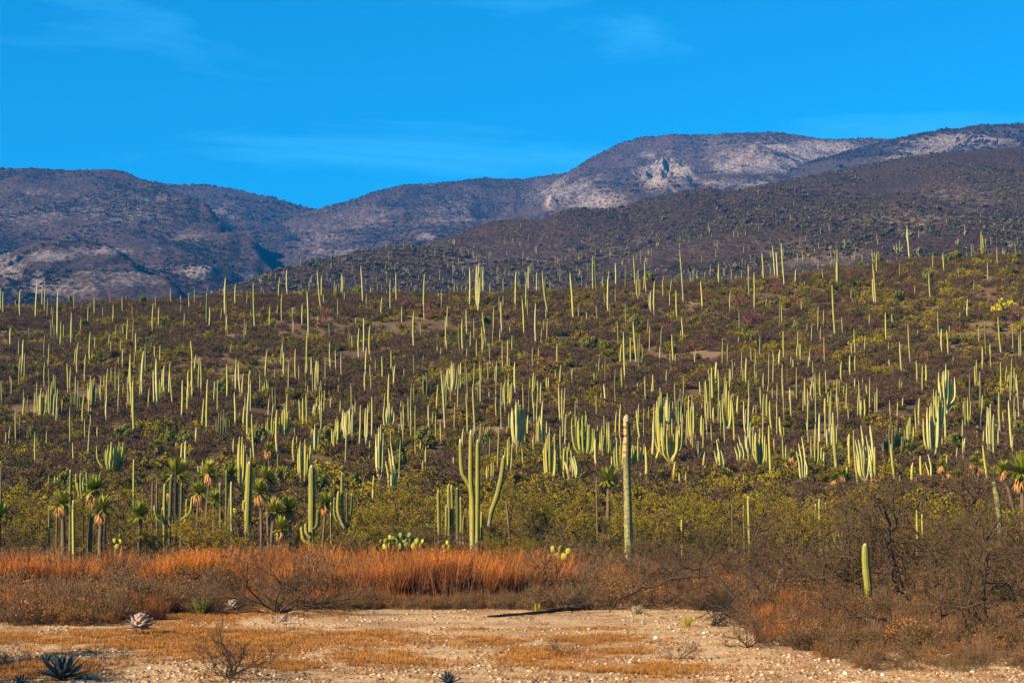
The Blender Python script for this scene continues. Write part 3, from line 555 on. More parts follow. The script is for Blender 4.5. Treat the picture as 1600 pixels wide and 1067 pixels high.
TC = {   # x,top,base,half width,stems[,d dark / p pale / u cup shaped / g green]
(640, 380): "520,160,515,22,5,",
(960, 360): "180,310,530,18,3,;1395,795,1020,12,3,",
(1280, 340): "140,255,540,10,3,",
(0, 540): "315,330,560,30,6,;385,230,570,25,4,;570,340,520,35,7,d;690,240,480,28,6,;985,290,500,20,5,;1225,250,420,22,4,;1435,260,440,22,4,",
(320, 560): "135,400,630,42,7,d;460,160,290,25,4,;600,360,630,32,6,;500,420,630,35,7,u;848,30,290,20,2,;850,300,470,35,6,;1390,340,540,40,7,;835,510,720,30,6,;1000,455,720,32,6,u;1225,375,715,14,2,;270,600,1020,42,5,;750,630,1000,42,6,;1325,510,930,28,5,;1420,650,1060,30,4,p;1085,400,640,35,6,",
(640, 540): "320,130,370,32,6,;422,115,350,15,3,d;125,210,410,25,5,d;735,260,490,35,5,;1047,220,360,14,2,;820,430,780,48,8,;748,690,990,28,4,;560,610,760,22,5,;603,600,680,28,4,;1065,640,1060,42,6,;1170,720,1060,40,7,u;1235,800,1065,45,7,p;1330,520,880,80,14,g;1490,590,880,48,7,;610,870,1065,30,4,;1000,540,780,25,3,p",
(960, 540): "345,350,860,38,8,;400,370,650,30,5,;430,570,930,75,13,u;500,340,620,32,6,d;585,390,740,30,7,;860,290,660,40,6,;1005,420,700,27,4,;1502,250,420,16,3,;1035,590,860,38,6,u;1110,640,990,55,8,u;805,700,1040,26,4,p;955,690,930,26,4,p;175,700,960,55,8,u;45,700,970,40,5,;1525,590,950,32,4,;1435,700,1065,32,4,p",
(1280, 540): "970,160,540,60,11,u;910,340,640,42,7,;860,450,870,52,11,;1130,400,610,30,6,u;1200,115,350,20,3,;1424,160,320,14,3,;1305,465,860,28,6,;95,590,830,38,5,u;20,770,940,26,5,;350,630,1040,52,8,p;510,680,880,26,5,d;590,590,860,62,11,d;690,530,760,26,4,;845,830,1065,22,3,p"}
single = []; multi = []
for (x0, y0), s in TS.items():
    for e in s.split(';'):
        v = [float(a) for a in e.split(',')]; single.append((x0 + v[0] / 4.85, y0 + v[1] / 4.85, y0 + v[2] / 4.85, x0 + (v[3] if len(v) > 3 else v[0] + rnd.uniform(-5, 5)) / 4.85))
for (x0, y0), s in TC.items():
    for e in s.split(';'):
        a = e.split(','); v = [float(q) for q in a[:5]]; multi.append((x0 + v[0] / 4.85, y0 + v[1] / 4.85, y0 + v[2] / 4.85, v[3] / 4.85, int(v[4]), a[5]))
SECT = [(125, 'by the left edge'), (265, 'below the broad mountain'), (385, 'below the shaded valley'), (500, 'below the skyline notch'), (620, 'below the low shoulder'), (735, 'left of the middle'), (850, 'at the middle'),
        (960, 'left of the cliff'), (1090, 'below the pale cliff'), (1205, 'right of the cliff'), (1330, 'below the pale slopes'), (1470, 'below the right summit'), (9999, 'by the right edge')]
BAND = [(480, 'on the hill crest'), (522, 'just under the crest'), (565, 'on the upper slope'), (610, 'halfway down the hill'), (655, 'on the lower slope'), (700, 'near the hill foot'), (9999, 'at the hill foot')]
ORD = ['leftmost', 'second', 'third', 'fourth', 'fifth', 'sixth', 'seventh', 'eighth', 'ninth', 'tenth', 'eleventh', 'twelfth', 'thirteenth', 'fourteenth', 'fifteenth', 'sixteenth']
def cell(px, py): return next(s for l, s in SECT if px < l), next(b for l, b in BAND if py < l)
def ranks(items):
    """items (px, py): -> 'third' and the cell phrases"""
    g = {}
    for i, (a, b) in enumerate(items): g.setdefault(cell(a, b), []).append((a, i))
    res = {}
    for c, l in g.items():
        l.sort()
        for k, (_, i) in enumerate(l): res[i] = (('the only' if len(l) == 1 else 'the ' + ORD[k] + ('' if k == 0 else ' from left')), c)
    return res
# six master stems 8 m high, radius .21
def stem_profile(n, r, base=.8, tip=.22):
    t = np.linspace(0, 1, n); return r * np.interp(t, [0, .08, .45, .85, .96, 1], [base, .9, 1, .84, .5, tip])
def stem_mesh(seed, H, r, ribs=6, bend=0, n=12, mat='cactus', name='column_cactus'):
    q = random.Random(seed); t = np.linspace(0, 1, n); mb = MB()
    wob = np.cumsum([q.gauss(0, 1) for _ in t]) * .012 * H / 8; wob -= wob[0]
    x = bend * (t - t ** 2) * 4 + wob; P = np.stack([x, wob[::-1] * .5 - wob[-1] * .5, t * H], 1)
    pr = stem_profile(n, r) * (1 + .07 * np.sin(t * q.uniform(15, 30) + q.random() * 6))
    column(mb, P, pr, ribs, .26, 0); return mb.mesh(name, [M[mat]], True)
masters = {m: [stem_mesh(i * 3 + 1, 8, .165, 6, b, mat=m) for i, b in enumerate((0, .05, -.12, .18, .3, -.05))] for m in ('cactus', 'cactus_pale', 'cactus_dark')}
info = []
for (px, t, b, tx) in single:
    b = b + 2; P = place(px, b); H = (b - t) * mpp(P); info.append((P, H, (tx - px) * mpp(P), px, t, b))
order = sorted(range(len(info)), key=lambda i: -(info[i][5] - info[i][4]) * (1 + .0 * info[i][0][1]))
top300 = sorted(order[:296]); rest = order[296:]
rk_ = ranks([(info[i][3], info[i][5]) for i in top300])
for j, i in enumerate(top300):
    P, H, dx, px, t, b = info[i]; q = random.Random(i)
    m = 'cactus_dark' if q.random() < .07 else ('cactus_pale' if q.random() < .35 else 'cactus')
    bent = dx < -1.0
    me = masters[m][q.choice((3, 4)) if bent else q.choice((0, 1, 2, 5))]
    w = q.uniform(.70, 1.05) * (1.1 if H > 8.5 else .95 if H > 5.5 else .8) * (1.0 + .0004 * max(P[1] - 150, 0))
    o = link('column_cactus', me, loc=(P[0], P[1], P[2] - .15), group='column cacti standing over the hill', cat='column cactus')
    o.scale = (w, w, (H + .3) / 8); o.rotation_euler = (q.uniform(-.03, .03), math.atan2(dx, H) + q.gauss(0, .012), 0)
    rr, (sct, bnd) = rk_[j]
    rr = rr.replace('the only', 'only').replace('the ', '')
    o['label'] = f"{rr} of the taller column cacti {bnd} {sct}" if rr != 'only' else f"the only taller column cactus {bnd} {sct}"
# small ones beyond the nearest three hundred, as one growth
def stuff_stem(seed, arms=0):
    q = random.Random(seed); mb = MB(); t = np.linspace(0, 1, 6); column(mb, np.stack([t * q.uniform(-.15, .15), t * 0, t], 1) * (.3, 1, 1), np.interp(t, [0, .5, .9, 1], [.016, .021, .016, .006]), 4, .2)
    for a in range(arms):
        th = q.uniform(0, 6.28); rr = q.uniform(.05, .12); z0 = q.uniform(.15, .35); z1 = q.uniform(.6, 1)
        Pp = np.array([(0, 0, z0), (math.cos(th) * rr, math.sin(th) * rr, z0 + .12), (math.cos(th) * rr * 1.1, math.sin(th) * rr * 1.1, z1)]); column(mb, spline(Pp, 5), [.016, .02, .022, .018, .007], 4, .2)
    return mb
pp, hs = [], []
for i in rest:
    P, H, *_ = info[i]; pp.append(P - (0, 0, .1)); hs.append((max(.8, H / 8 * .9), H))
while len(pp) < len(rest) + 320:
    px, py = rnd.uniform(0, 1600), rnd.triangular(455, 750, 660)
    if vnoise(np.array(px / 90.), np.array(py / 40.), 5) < .48: continue
    if py < np.interp(px, CPX, CPY) + 2: continue
    P = place(px, py); H = rnd.uniform(2.0, 4.6); pp.append(P - (0, 0, .1)); hs.append((.7, H))
hs = np.array(hs); n = len(pp)
sc_ = np.stack([hs[:, 0] * 6, hs[:, 0] * 6, hs[:, 1]], 1)
scatter('small_column_cacti', [stuff_stem(i) for i in range(4)], [M['cactus_stuff']], np.array(pp), rng.integers(0, 4, n), rng.uniform(0, 6.28, n), sc_, np.ones((n, 3)) * .4, label='the many smaller column cacti dotted between the tall ones', cat='cactus')
# cacti on the nearer far hill: too small to tell parts
X, Y, Z, rk = tA; pp, sc_ = [], []
A_, B_ = X.shape; rA = np.random.default_rng(77)
qxA, qyA = project(X, Y, Z)
vis = qyA == np.minimum.accumulate(qyA, axis=0)
cand = np.argwhere(vis & (Z > 20) & (qyA > 250) & (qyA < 470) & (qxA > 380) & (qxA < 1620))
dens = lambda x, y: np.clip((y - 300) / 130, .03, 1) ** 2.2 * (1 + 1.5 * np.exp(-((x - 1180) / 120) ** 2) * np.exp(-((y - 385) / 30) ** 2))
w_ = np.array([dens(qxA[i, j], qyA[i, j]) for i, j in cand]); w_ /= w_.sum()
for k in rA.choice(len(cand), 420, p=w_, replace=False):
    i, j = cand[k]; h_ = rA.uniform(2.4, 5.2); pp.append((X[i, j] + rA.normal(0, 3), Y[i, j], Z[i, j] - .5)); sc_.append((h_ * 1.5, h_ * 1.5, h_))
n = len(pp); sc_ = np.array(sc_); sc_[:, :2] = np.maximum(sc_[:, :2] * .9, 7)
scatter('distant_cacti', [stuff_stem(i, 0) for i in range(3)] + [stuff_stem(20 + i, 4) for i in range(2)], [M['cactus_stuff']], np.array(pp), rA.choice(5, n, p=[.27, .27, .26, .1, .1]), rA.uniform(0, 6.28, n), sc_, np.ones((n, 3)) * .4, label='tiny distant cacti standing all over the nearer far hill', cat='cactus')
# branching (candelabra) cacti
rkm = ranks([(m[0], m[2]) for m in multi])
def arm_mesh(P, r, ribs, n, mat, name='stem', ext=1.0):
    mb = MB(); column(mb, spline(P, n), stem_profile(n, r, .8), ribs, .25); return mb.mesh(name, [M[mat]], True)
for i, (px, t, b, hw, ns, fl) in enumerate(multi):
    q = random.Random(500 + i); b += 2; P = place(px, b); mm = mpp(P); H = (b - t) * mm; W = hw * mm
    mat = {'d': 'cactus_dark', 'p': 'cactus_pale', 'g': 'cactus_green'}.get(fl, 'cactus' if q.random() < .75 else 'cactus_pale')
    root = link('branching_cactus', None, loc=(P[0], P[1], P[2] - .15), cat='branching cactus', group='branching cacti on the slope')
    rr, (sct, bnd) = rkm[i]; rr = rr.replace('the ', '')
    root['label'] = (f"{rr} of the branching cacti {bnd} {sct}" if rr != 'only' else f"only branching cactus {bnd} {sct}") + {'d': ', dark', 'p': ', pale', 'u': ', cupped', 'g': ', dense'}.get(fl, '')
    H = H * 1.08; W = W * 1.15; z0 = H * (.10 if fl != 'u' else .16); r0 = min(.165, .075 + H * .0108)
    tr = MB(); column(tr, [(0, 0, 0), (0, 0, z0 * .6), (W * .03, 0, z0 * 1.5)], [r0 * 1.35, r0 * 1.2, r0 * 1.1], 6, .12); link('trunk', tr.mesh('trunk', [M['cactus_pale'] if fl != 'd' else M['bark']], True), root)
    ns = ns + (ns > 4) * 3
    for k in range(ns):
        f = (k + .5) / ns * 2 - 1; ox = W * (f + q.uniform(-.12, .12)); oy = q.uniform(-1, 1) * W * .75 * math.sqrt(max(0.05, 1 - f * f)) 
        hz = H * (1 - (.30 if fl != 'p' else .22) * abs(f) * q.random() - .28 * q.random() * (k != ns // 2 and ns > 2))
        s0 = z0 * q.uniform(.7, 1.6) if ns > 3 else z0 * q.uniform(.8, 3)
        cup = .55 if fl != 'u' else .35
        pts = [(ox * .12, oy * .12, s0), (ox * cup, oy * cup, s0 + (hz - s0) * .10), (ox * .85, oy * .85, s0 + (hz - s0) * .28), (ox, oy, s0 + (hz - s0) * .6), (ox * q.uniform(.95, 1.05) + (-.25 if fl == 'p' else 0), oy, hz)]
        link('stem', arm_mesh(pts, r0 * q.uniform(.72, .95), 5, 9, mat), root)
# ------------------------------------------------------------------ big cacti at the edge of the flat, stem by stem (pixel paths at their own distance)
def hero(name, D, basepx, stems, label, cat='cactus', mat='cactus_near', ribs=7, group=None, partname='stem'):
    B = at(basepx, D); mm = mpp(B); root = link(name, None, loc=B, label=label, cat=cat, group=group)
    bpy_y = project(*B)[1]
    for k, s in enumerate(stems):
        w, path = s[0], s[1]; m_ = s[2] if len(s) > 2 else mat; oy = s[3] if len(s) > 3 else rnd.uniform(-.25, .25); lab = s[4] if len(s) > 4 else None
        Pp = np.array([((x - basepx) * mm, oy * (i > 0 or len(path) < 4), (bpy_y - y) * mm) for i, (x, y) in enumerate(path)])
        Pp[:, 2] = np.maximum(Pp[:, 2], -.1); n = 26; C_ = spline(Pp, n); q = random.Random(k + int(basepx)); t = np.linspace(0, 1, n)
        pr = w * mm / 2 * np.interp(t, [0, .12, .55, .9, .97, 1], [.82, .9, 1.02, .92, .7, .35]) * (1 + .04 * np.sin(t * 31 + q.random() * 6) + .02 * np.sin(t * 67))
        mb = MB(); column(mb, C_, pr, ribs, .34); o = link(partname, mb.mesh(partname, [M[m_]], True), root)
        me_ = o.data; at_ = me_.attributes.new('rib', 'FLOAT', 'POINT'); rv = np.zeros(len(me_.vertices), np.float32); rv[:n * ribs * 2] = np.tile(np.arange(ribs * 2) % 2, n); at_.data.foreach_set('value', rv)  # marks the rib valleys for painted groove shade, where self-shadow is weak
        if lab: o['label'] = lab
    return root
M['cactus_mott'] = material('mottled_cactus_skin', lambda t, b: mix(t, ramp(t, noise(t, 7, geopos(t), 6, .75), [(.44, 0), (.60, .85)]), mix(t, ramp(t, attr(t, 'h'), [(.45, 0), (.75, 1)]), (.26, .225, .085), (.11, .075, .035)), (.06, .045, .03)), .8)
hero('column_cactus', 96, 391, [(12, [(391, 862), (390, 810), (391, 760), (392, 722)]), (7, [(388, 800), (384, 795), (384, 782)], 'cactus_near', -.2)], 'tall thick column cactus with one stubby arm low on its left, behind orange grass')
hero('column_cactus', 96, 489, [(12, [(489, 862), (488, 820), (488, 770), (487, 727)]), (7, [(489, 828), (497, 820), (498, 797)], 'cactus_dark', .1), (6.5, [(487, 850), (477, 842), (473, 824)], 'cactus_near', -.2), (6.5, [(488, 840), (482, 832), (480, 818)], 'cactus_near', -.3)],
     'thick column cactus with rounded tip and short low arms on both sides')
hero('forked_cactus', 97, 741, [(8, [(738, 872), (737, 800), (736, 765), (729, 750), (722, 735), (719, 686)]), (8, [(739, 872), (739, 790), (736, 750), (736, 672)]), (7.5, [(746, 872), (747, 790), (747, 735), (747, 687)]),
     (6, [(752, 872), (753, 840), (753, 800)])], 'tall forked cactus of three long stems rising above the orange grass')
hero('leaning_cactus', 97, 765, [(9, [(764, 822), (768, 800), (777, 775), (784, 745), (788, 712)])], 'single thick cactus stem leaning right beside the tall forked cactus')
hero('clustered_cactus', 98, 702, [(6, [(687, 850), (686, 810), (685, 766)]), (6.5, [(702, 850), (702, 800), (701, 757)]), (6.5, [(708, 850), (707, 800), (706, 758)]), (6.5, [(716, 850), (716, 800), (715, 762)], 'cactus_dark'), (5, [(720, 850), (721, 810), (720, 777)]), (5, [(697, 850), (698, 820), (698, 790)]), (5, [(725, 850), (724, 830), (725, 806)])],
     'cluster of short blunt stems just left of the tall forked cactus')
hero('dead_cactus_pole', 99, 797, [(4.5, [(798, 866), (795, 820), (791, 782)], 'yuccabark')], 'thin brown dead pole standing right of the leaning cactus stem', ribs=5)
# the tall stump-like column with the woolly striped top
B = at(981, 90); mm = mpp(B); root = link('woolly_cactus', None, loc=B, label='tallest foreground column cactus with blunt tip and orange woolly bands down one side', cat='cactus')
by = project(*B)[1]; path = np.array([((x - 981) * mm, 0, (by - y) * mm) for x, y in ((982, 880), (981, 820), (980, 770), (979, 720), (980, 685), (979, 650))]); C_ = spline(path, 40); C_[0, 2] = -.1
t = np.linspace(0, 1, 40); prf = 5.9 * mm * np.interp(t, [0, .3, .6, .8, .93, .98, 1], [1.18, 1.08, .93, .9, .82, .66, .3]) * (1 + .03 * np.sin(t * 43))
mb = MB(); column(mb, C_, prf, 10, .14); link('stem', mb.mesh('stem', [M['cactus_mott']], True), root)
M['wool'] = material('orange_wool', lambda t, b: mix(t, noise(t, 14, geopos(t), 5), (.34, .14, .04), (.62, .36, .15)), .95)
M['wool_pale'] = material('pale_wool', lambda t, b: mix(t, noise(t, 20, geopos(t), 5), (.28, .17, .10), (.46, .31, .19)), .95)
for k in range(9):                                                # bands of wool, clumped on the left
    i = 39 - k * 1.5 - 1.2; j = int(i); c = C_[j]; rr = prf[j] * 1.10; mb = MB(); th = np.linspace(math.pi * .62, math.pi * 1.42, 7)
    hh = 3.4 * mm; P3 = []
    for a, wz in ((0, -hh), (1, -hh * .5), (2, 0), (1, hh * .5), (0, hh)):
        for q, tt in enumerate(th):
            e = math.sin(math.pi * q / 6) ** .5; r_ = rr * (.9 + .10 * a * e + rnd.uniform(-.03, .03)); P3.append((c[0] + math.cos(tt) * r_, c[1] + math.sin(tt) * r_, c[2] + wz * (.4 + .6 * e) + rnd.uniform(-.02, .02)))
    Qd = [(r * 7 + q, r * 7 + q + 1, (r + 1) * 7 + q + 1, (r + 1) * 7 + q) for r in range(4) for q in range(6)]
    mb.add(P3, Q=Qd); link('wool_band', mb.mesh('wool_band', [M['wool']], True), root)
mb = MB(); a_ = np.linspace(0, 1, 7); column(mb, [C_[-3] + (C_[-1] - C_[-3]) * s * 1.25 for s in a_], prf[-4] * 1.12 * np.sqrt(np.clip(1.02 - a_ ** 2.2, .05, 1)), 7, .05); link('woolly_tip', mb.mesh('woolly_tip', [M['wool_pale']], True), root)
hero('ribbed_cactus', 56, 1350, [(13, [(1354, 962), (1353, 920), (1350, 885), (1349, 850)], 'cactus_near', 0)], 'short green ribbed column cactus behind the tangle of bare thorn branches on the right', ribs=10)
simple = [  # px, base, top, width, material, D, label
 (3, 838, 722, 3, 'yuccabark', 96, 'whitish dead pole at the far left edge of the photo'),
 (112, 868, 734, 5.5, 'cactus_dark', 93, 'dark thin column left of the leafy yucca pair, taller of two'),
 (118.5, 862, 782, 6, 'cactus_near', 92.5, 'shorter green column leaning against the dark one by the yuccas'),
 (91, 858, 800, 3, 'yuccabark', 94, 'short weathered post among bushes left of the yuccas'),
 (79, 858, 790, 3.5, 'cactus_dark', 95, 'thin dark column at the bushes near the left edge'),
 (168, 863, 800, 2.6, 'yuccabark', 91, 'thin pale pole beside the third yucca trunk'),
 (277, 850, 716, 4, 'deadwood', 96, 'old dark pole with frayed head rising through the cactus clump'),
 (346, 812, 754, 5, 'cactus_dark', 108, 'dark column cactus, leftmost of three under the small yuccas'),
 (354, 812, 735, 4, 'cactus_dark', 108, 'dark column cactus, middle of three under the small yuccas'),
 (364, 806, 753, 5, 'cactus', 108, 'grey green column cactus, rightmost of three under the small yuccas'),
 (210, 764, 718, 4, 'cactus_green', 124, 'bright yellow green pole standing alone above the left brush'),
 (1065, 858, 812, 4, 'cactus', 93, 'short pale post in olive brush right of the woolly cactus'),
 (1168.5, 864, 775, 4.4, 'cactus_near', 90, 'yellowish column cactus with pale tip in the brush right of centre'),
 (1160.5, 860, 790, 3.2, 'cactus_dark', 90, 'dark thin column just left of the yellowish one'),
 (1142, 852, 786, 2.8, 'yuccabark', 94, 'thin dead post left of two columns in the brush'),
 (1272, 832, 788, 6, 'cactus_dark', 100, 'dark squat column, leftmost of a row behind the thorn tree'),
 (1280, 836, 780, 5, 'cactus_near', 99, 'green column second in the row behind the thorn tree'),
 (1290, 830, 786, 4, 'cactus_dark', 101, 'dark column at the right end of the row behind the thorn tree'),
 (1429, 842, 798, 4.5, 'cactus_near', 92, 'green column, taller of two seen through the bare branches'),
 (1437.5, 846, 803, 4, 'cactus_near', 92, 'green column, shorter of two seen through the bare branches'),
 (133, 858, 800, 3, 'deadwood', 95, 'short charred post between two yuccas on the left'),
 (239, 800, 752, 4, 'yuccabark', 112, 'grey trunk with pale knobs left of the cactus clump'),
 (248, 800, 748, 4, 'yuccabark', 112, 'second grey trunk with pale knobs, closer to the cactus clump'),
 (932, 790, 746, 3.2, 'yuccabark', 118, 'thin stake left of the dark spiky rosette'),
 (519, 850, 782, 4, 'cactus', 97, 'thin grey column right of the small yucca at centre left'),
]
for a, b, t_, w, m_, D, lab in simple:
    B = at(a, D); dy = project(*B)[1]; H = max(dy, b) - t_; mm = mpp(B); mb = MB(); tt = np.linspace(0, 1, 14); q = random.Random(int(a))
    Pp = np.stack([np.sin(tt * 2 + q.random() * 3) * w * mm * .3, tt * 0, tt * (dy - t_) * mm - .1 * (1 - tt)], 1); column(mb, Pp, w * mm / 2 * np.interp(tt, [0, .5, .93, 1], [1, 1, .85, .4]), 7, .2)
    link('cactus_pole' if 'column' in lab else 'dead_pole', mb.mesh('cactus_pole', [M[m_]], True), loc=B, label=lab, cat='column cactus' if 'column' in lab else 'dead pole')
hero('branching_cactus', 94, 266, [(6, [(260, 870), (259, 800), (259, 756)]), (6, [(267, 870), (268, 800), (269, 742)], 'cactus_dark'), (6.5, [(284, 872), (284, 800), (284, 755)], 'cactus_dark'), (5, [(258, 818), (248, 808), (244, 790)], 'cactus_green'), (5, [(284, 822), (292, 812), (293, 780)], 'cactus_green'), (5, [(286, 812), (300, 800), (303, 776)], 'cactus_green'), (5, [(258, 822), (256, 812), (256, 792)], 'cactus_green'), (4.5, [(262, 872), (263, 868), (262, 846)], 'skirt')],
     'dark clump of upright columns with curved green arms beneath the spiky yucca', mat='cactus_near')
hero('branching_cactus', 88, 1308, [(4, [(1308, 858), (1302, 846), (1299, 834)]), (4, [(1308, 858), (1305, 845), (1304, 828)]), (4, [(1308, 858), (1308, 845), (1309, 827)]), (4, [(1308, 858), (1313, 846), (1314, 830)]), (4, [(1308, 858), (1316, 850), (1318, 838)])], 'small bright yellow green cup of stems in the right hand brush', mat='cactus_green', ribs=5)
hero('branching_cactus', 112, 147, [(4, [(130, 778), (128, 765), (127, 740)]), (4, [(128, 770), (121, 760), (119, 740)]), (4, [(138, 778), (138, 762), (136, 738)]), (4, [(141, 778), (147, 758), (149, 741)]), (4, [(125, 775), (123, 765), (122, 755)])], 'small branched green cactus just above the tall yucca on the left', mat='cactus_green', ribs=5)
hero('branching_cactus', 104, 542, [(5, [(540, 825), (536, 790), (535, 738)], 'cactus'), (5, [(540, 825), (530, 800), (530, 768)], 'cactus'), (5, [(544, 825), (549, 800), (551, 772)], 'cactus_dark'), (4, [(544, 825), (543, 800), (543, 770)], 'cactus_dark'), (4, [(540, 825), (525, 808), (523, 778)], 'cactus')], 'slender dark branching cactus right of the thick column cactus with low arms')
hero('branching_cactus', 101, 568, [(4, [(563, 822), (562, 800)]), (4, [(567, 824), (566, 801)]), (4, [(573, 824), (573, 799)])], 'three stubby green stems in olive brush left of centre', mat='cactus_green', ribs=6) if False else None
hero('white_topped_cactus', 100, 1556, [(9, [(1559, 832), (1558, 800), (1555, 775), (1551, 752)], 'cactus_pale', 0)], 'thick pale topped column cactus leaning left near the right edge')

# ------------------------------------------------------------------ yuccas: trunk, spiky heads, dry skirts
def head_mesh(seed, Rr, n=190, w=.05):
    r = np.random.default_rng(seed); mb = MB(); el = np.arcsin(r.uniform(-.35, 1, n)); th = r.uniform(0, 6.283, n); d = np.stack([np.cos(th) * np.cos(el), np.sin(th) * np.cos(el), np.sin(el)], 1)
    Ln = Rr * r.uniform(.8, 1.1, n)[:, None]; A, B = frames(d); p0 = d * .06 * Rr; p1 = d * Ln * .6; p2 = d * Ln - np.array([0, 0, 1]) * (Ln * .10 * (1 - d[:, 2:3])); S = A * w * Rr
    V = np.stack([p0 - S * .6, p0 + S * .6, p1 + S, p1 - S, p2], 1); i = np.arange(n)[:, None] * 5
    mb.add(V, Q=i + np.array([[0, 1, 2, 3]]), T=i + np.array([[3, 2, 4]])); return mb
def skirt_mesh(seed, Rr, n=90):
    r = np.random.default_rng(seed); mb = MB(); th = r.uniform(0, 6.283, n); d = np.stack([np.cos(th), np.sin(th), th * 0], 1); A = np.stack([-np.sin(th), np.cos(th), th * 0], 1) * .06 * Rr
    p0 = d * .08 * Rr + (0, 0, .02); p1 = d * (.42 * Rr * r.uniform(.6, 1.1, n))[:, None] - np.array([0, 0, 1]) * .3 * Rr; p2 = d * (.6 * Rr * r.uniform(.5, 1.2, n))[:, None] - np.array([0, 0, 1]) * (Rr * r.uniform(.7, 1.15, n))[:, None]
    V = np.stack([p0 - A, p0 + A, p1 + A, p1 - A, p2], 1); i = np.arange(n)[:, None] * 5
    mb.add(V, Q=i + np.array([[0, 1, 2, 3]]), T=i + np.array([[3, 2, 4]])); return mb
headm = [head_mesh(i, 1.0).mesh('crown', [M['yucca']]) for i in range(4)]; skirtm = [skirt_mesh(i, 1.0).mesh('dry_skirt', [M['skirt']]) for i in range(3)]
YU = [ # heads [(x, y, r, skirt)], base px, base y, trunk w, D, label
 ([(100, 787, 15, 1)], 102, 866, 9, 90, 'stout yucca with pale trunk and orange skirt, nearest the dark column on the left'),
 ([(150, 766, 17, 1)], 143, 862, 8, 93, 'tallest yucca at left with bushy head, big orange skirt and dark curved trunk'),
 ([(163, 796, 15, 1)], 163, 862, 9, 90, 'stout yucca with orange skirt standing beside a thin pale pole'),
 ([(4, 805, 14, 1)], 4, 862, 7, 94, 'yucca cut by the left edge of the photo, dry skirt below'),
 ([(277, 742, 19, 0), (266, 770, 4, 1)], 272, 862, 7, 98, 'large spiky yucca crowning the dark clump of cacti'),
 ([(329, 739, 14, 1)], 323, 808, 5, 112, 'small yucca with slanting thin trunk, top of the left group'),
 ([(312, 770, 14, 1)], 313, 815, 5, 108, 'bright green yucca with orange skirt under the slanting one'),
 ([(363, 742, 12, 1)], 361, 808, 5, 113, 'small round yucca just left of the tall thick column cactus'),
 ([(336, 782, 11, 0)], 337, 812, 5, 106, 'low green yucca without skirt beside three dark columns'),
 ([(222, 806, 15, 0)], 222, 830, 6, 98, 'low spreading green yucca without trunk left of the clump'),
 ([(420, 702, 12, 1)], 421, 745, 4, 136, 'highest small yucca standing on the slope right of the thick cactus'),
 ([(415, 747, 13, 1), (424, 753, 8, 1)], 422, 800, 5, 112, 'yucca with two bright orange skirts right of the tall thick cactus'),
 ([(408, 770, 14, 1)], 410, 842, 6, 102, 'yucca close against the right side of the tall thick cactus'),
 ([(430, 800, 14, 0)], 426, 858, 7, 96, 'dark green yucca with dark trunk, left of a matching neighbour'),
 ([(453, 797, 15, 1)], 453, 852, 6, 97, 'dark green yucca, spiky and round, between two thick cacti'),
 ([(442, 827, 13, 1)], 441, 868, 7, 93, 'lowest yucca with pale trunk just behind the orange grass'),
 ([(510, 787, 12, 1)], 502, 856, 5, 96, 'small yucca with drooping skirt right of the second thick cactus'),
 ([(950, 752, 17, 0)], 950, 782, 7, 122, 'dark spiky rosette on a short trunk left of the woolly cactus'),
 ([(1238, 712, 9, 1), (1230, 722, 8, 1), (1246, 718, 8, 1)], 1236, 752, 6, 150, 'many headed yucca with orange skirts under the slope right of centre'),
 ([(1305, 748, 11, 1), (1318, 741, 10, 1), (1328, 752, 10, 0)], 1312, 776, 8, 138, 'many headed yucca with dark heads left of the white stems'),
 ([(1472, 727, 10, 1), (1484, 735, 10, 1), (1497, 742, 8, 0)], 1478, 770, 6, 140, 'many headed yucca in front of the tall branching cactus on the right'),
 ([(1520, 722, 10, 1), (1535, 727, 10, 1), (1530, 712, 8, 0)], 1528, 765, 7, 142, 'many headed yucca with pale orange skirts near the right edge'),
 ([(1596, 740, 20, 1), (1566, 735, 11, 1)], 1588, 822, 10, 108, 'big green yucca with thick forked trunk at the right edge'),
 ([(1032, 744, 11, 0), (1020, 750, 8, 1)], 1028, 764, 6, 142, 'low dark rosettes right of the woolly cactus'),
 ([(1430, 712, 9, 1), (1442, 704, 9, 0), (1420, 700, 8, 0)], 1431, 732, 6, 158, 'cluster of yucca heads beneath the dark branching cactus'),
 ([(245, 695, 9, 1), (236, 700, 8, 0)], 240, 722, 5, 150, 'golden small yucca left of the round cactus bushes'),
]
yq = random.Random(5)
for heads, bx, byy, tw, D, lab in YU:
    B = at(bx, D) if D < 130 else place(bx, byy - 4); mm = mpp(B); y0 = project(*B)[1]; root = link('yucca', None, loc=B, label=lab, cat='yucca', group='yuccas around the flat and slope foot')
    for k, (x, y, r_, sk) in enumerate(heads):
        hp = np.array([(x - bx) * mm, yq.uniform(-.3, .3) * k, (y0 - y) * mm]); st = np.array([0, 0, -.1]) if k == 0 else np.array([0, 0, hp[2] * .35]); md = (st + hp) / 2 + np.array([yq.uniform(-.1, .1), 0, 0])
        mb = MB(); tt = np.linspace(0, 1, 10); column(mb, spline([st, md, hp], 10), tw * mm / 2 * np.interp(tt, [0, .15, 1], [1.25, .95, .7]) * (1 if k == 0 else .7), 6, .12, twist=k); link('trunk', mb.mesh('trunk', [M['yuccabark']], True), root)
        o = link('crown', yq.choice(headm), root, hp, rotz=yq.uniform(0, 6), scale=r_ * mm * (1.75 if D < 130 else 1.2))
        if sk: link('dry_skirt', yq.choice(skirtm), root, hp, rotz=yq.uniform(0, 6), scale=(max(r_, 9) * mm * 1.45 if D < 130 else r_ * mm * 1.3))

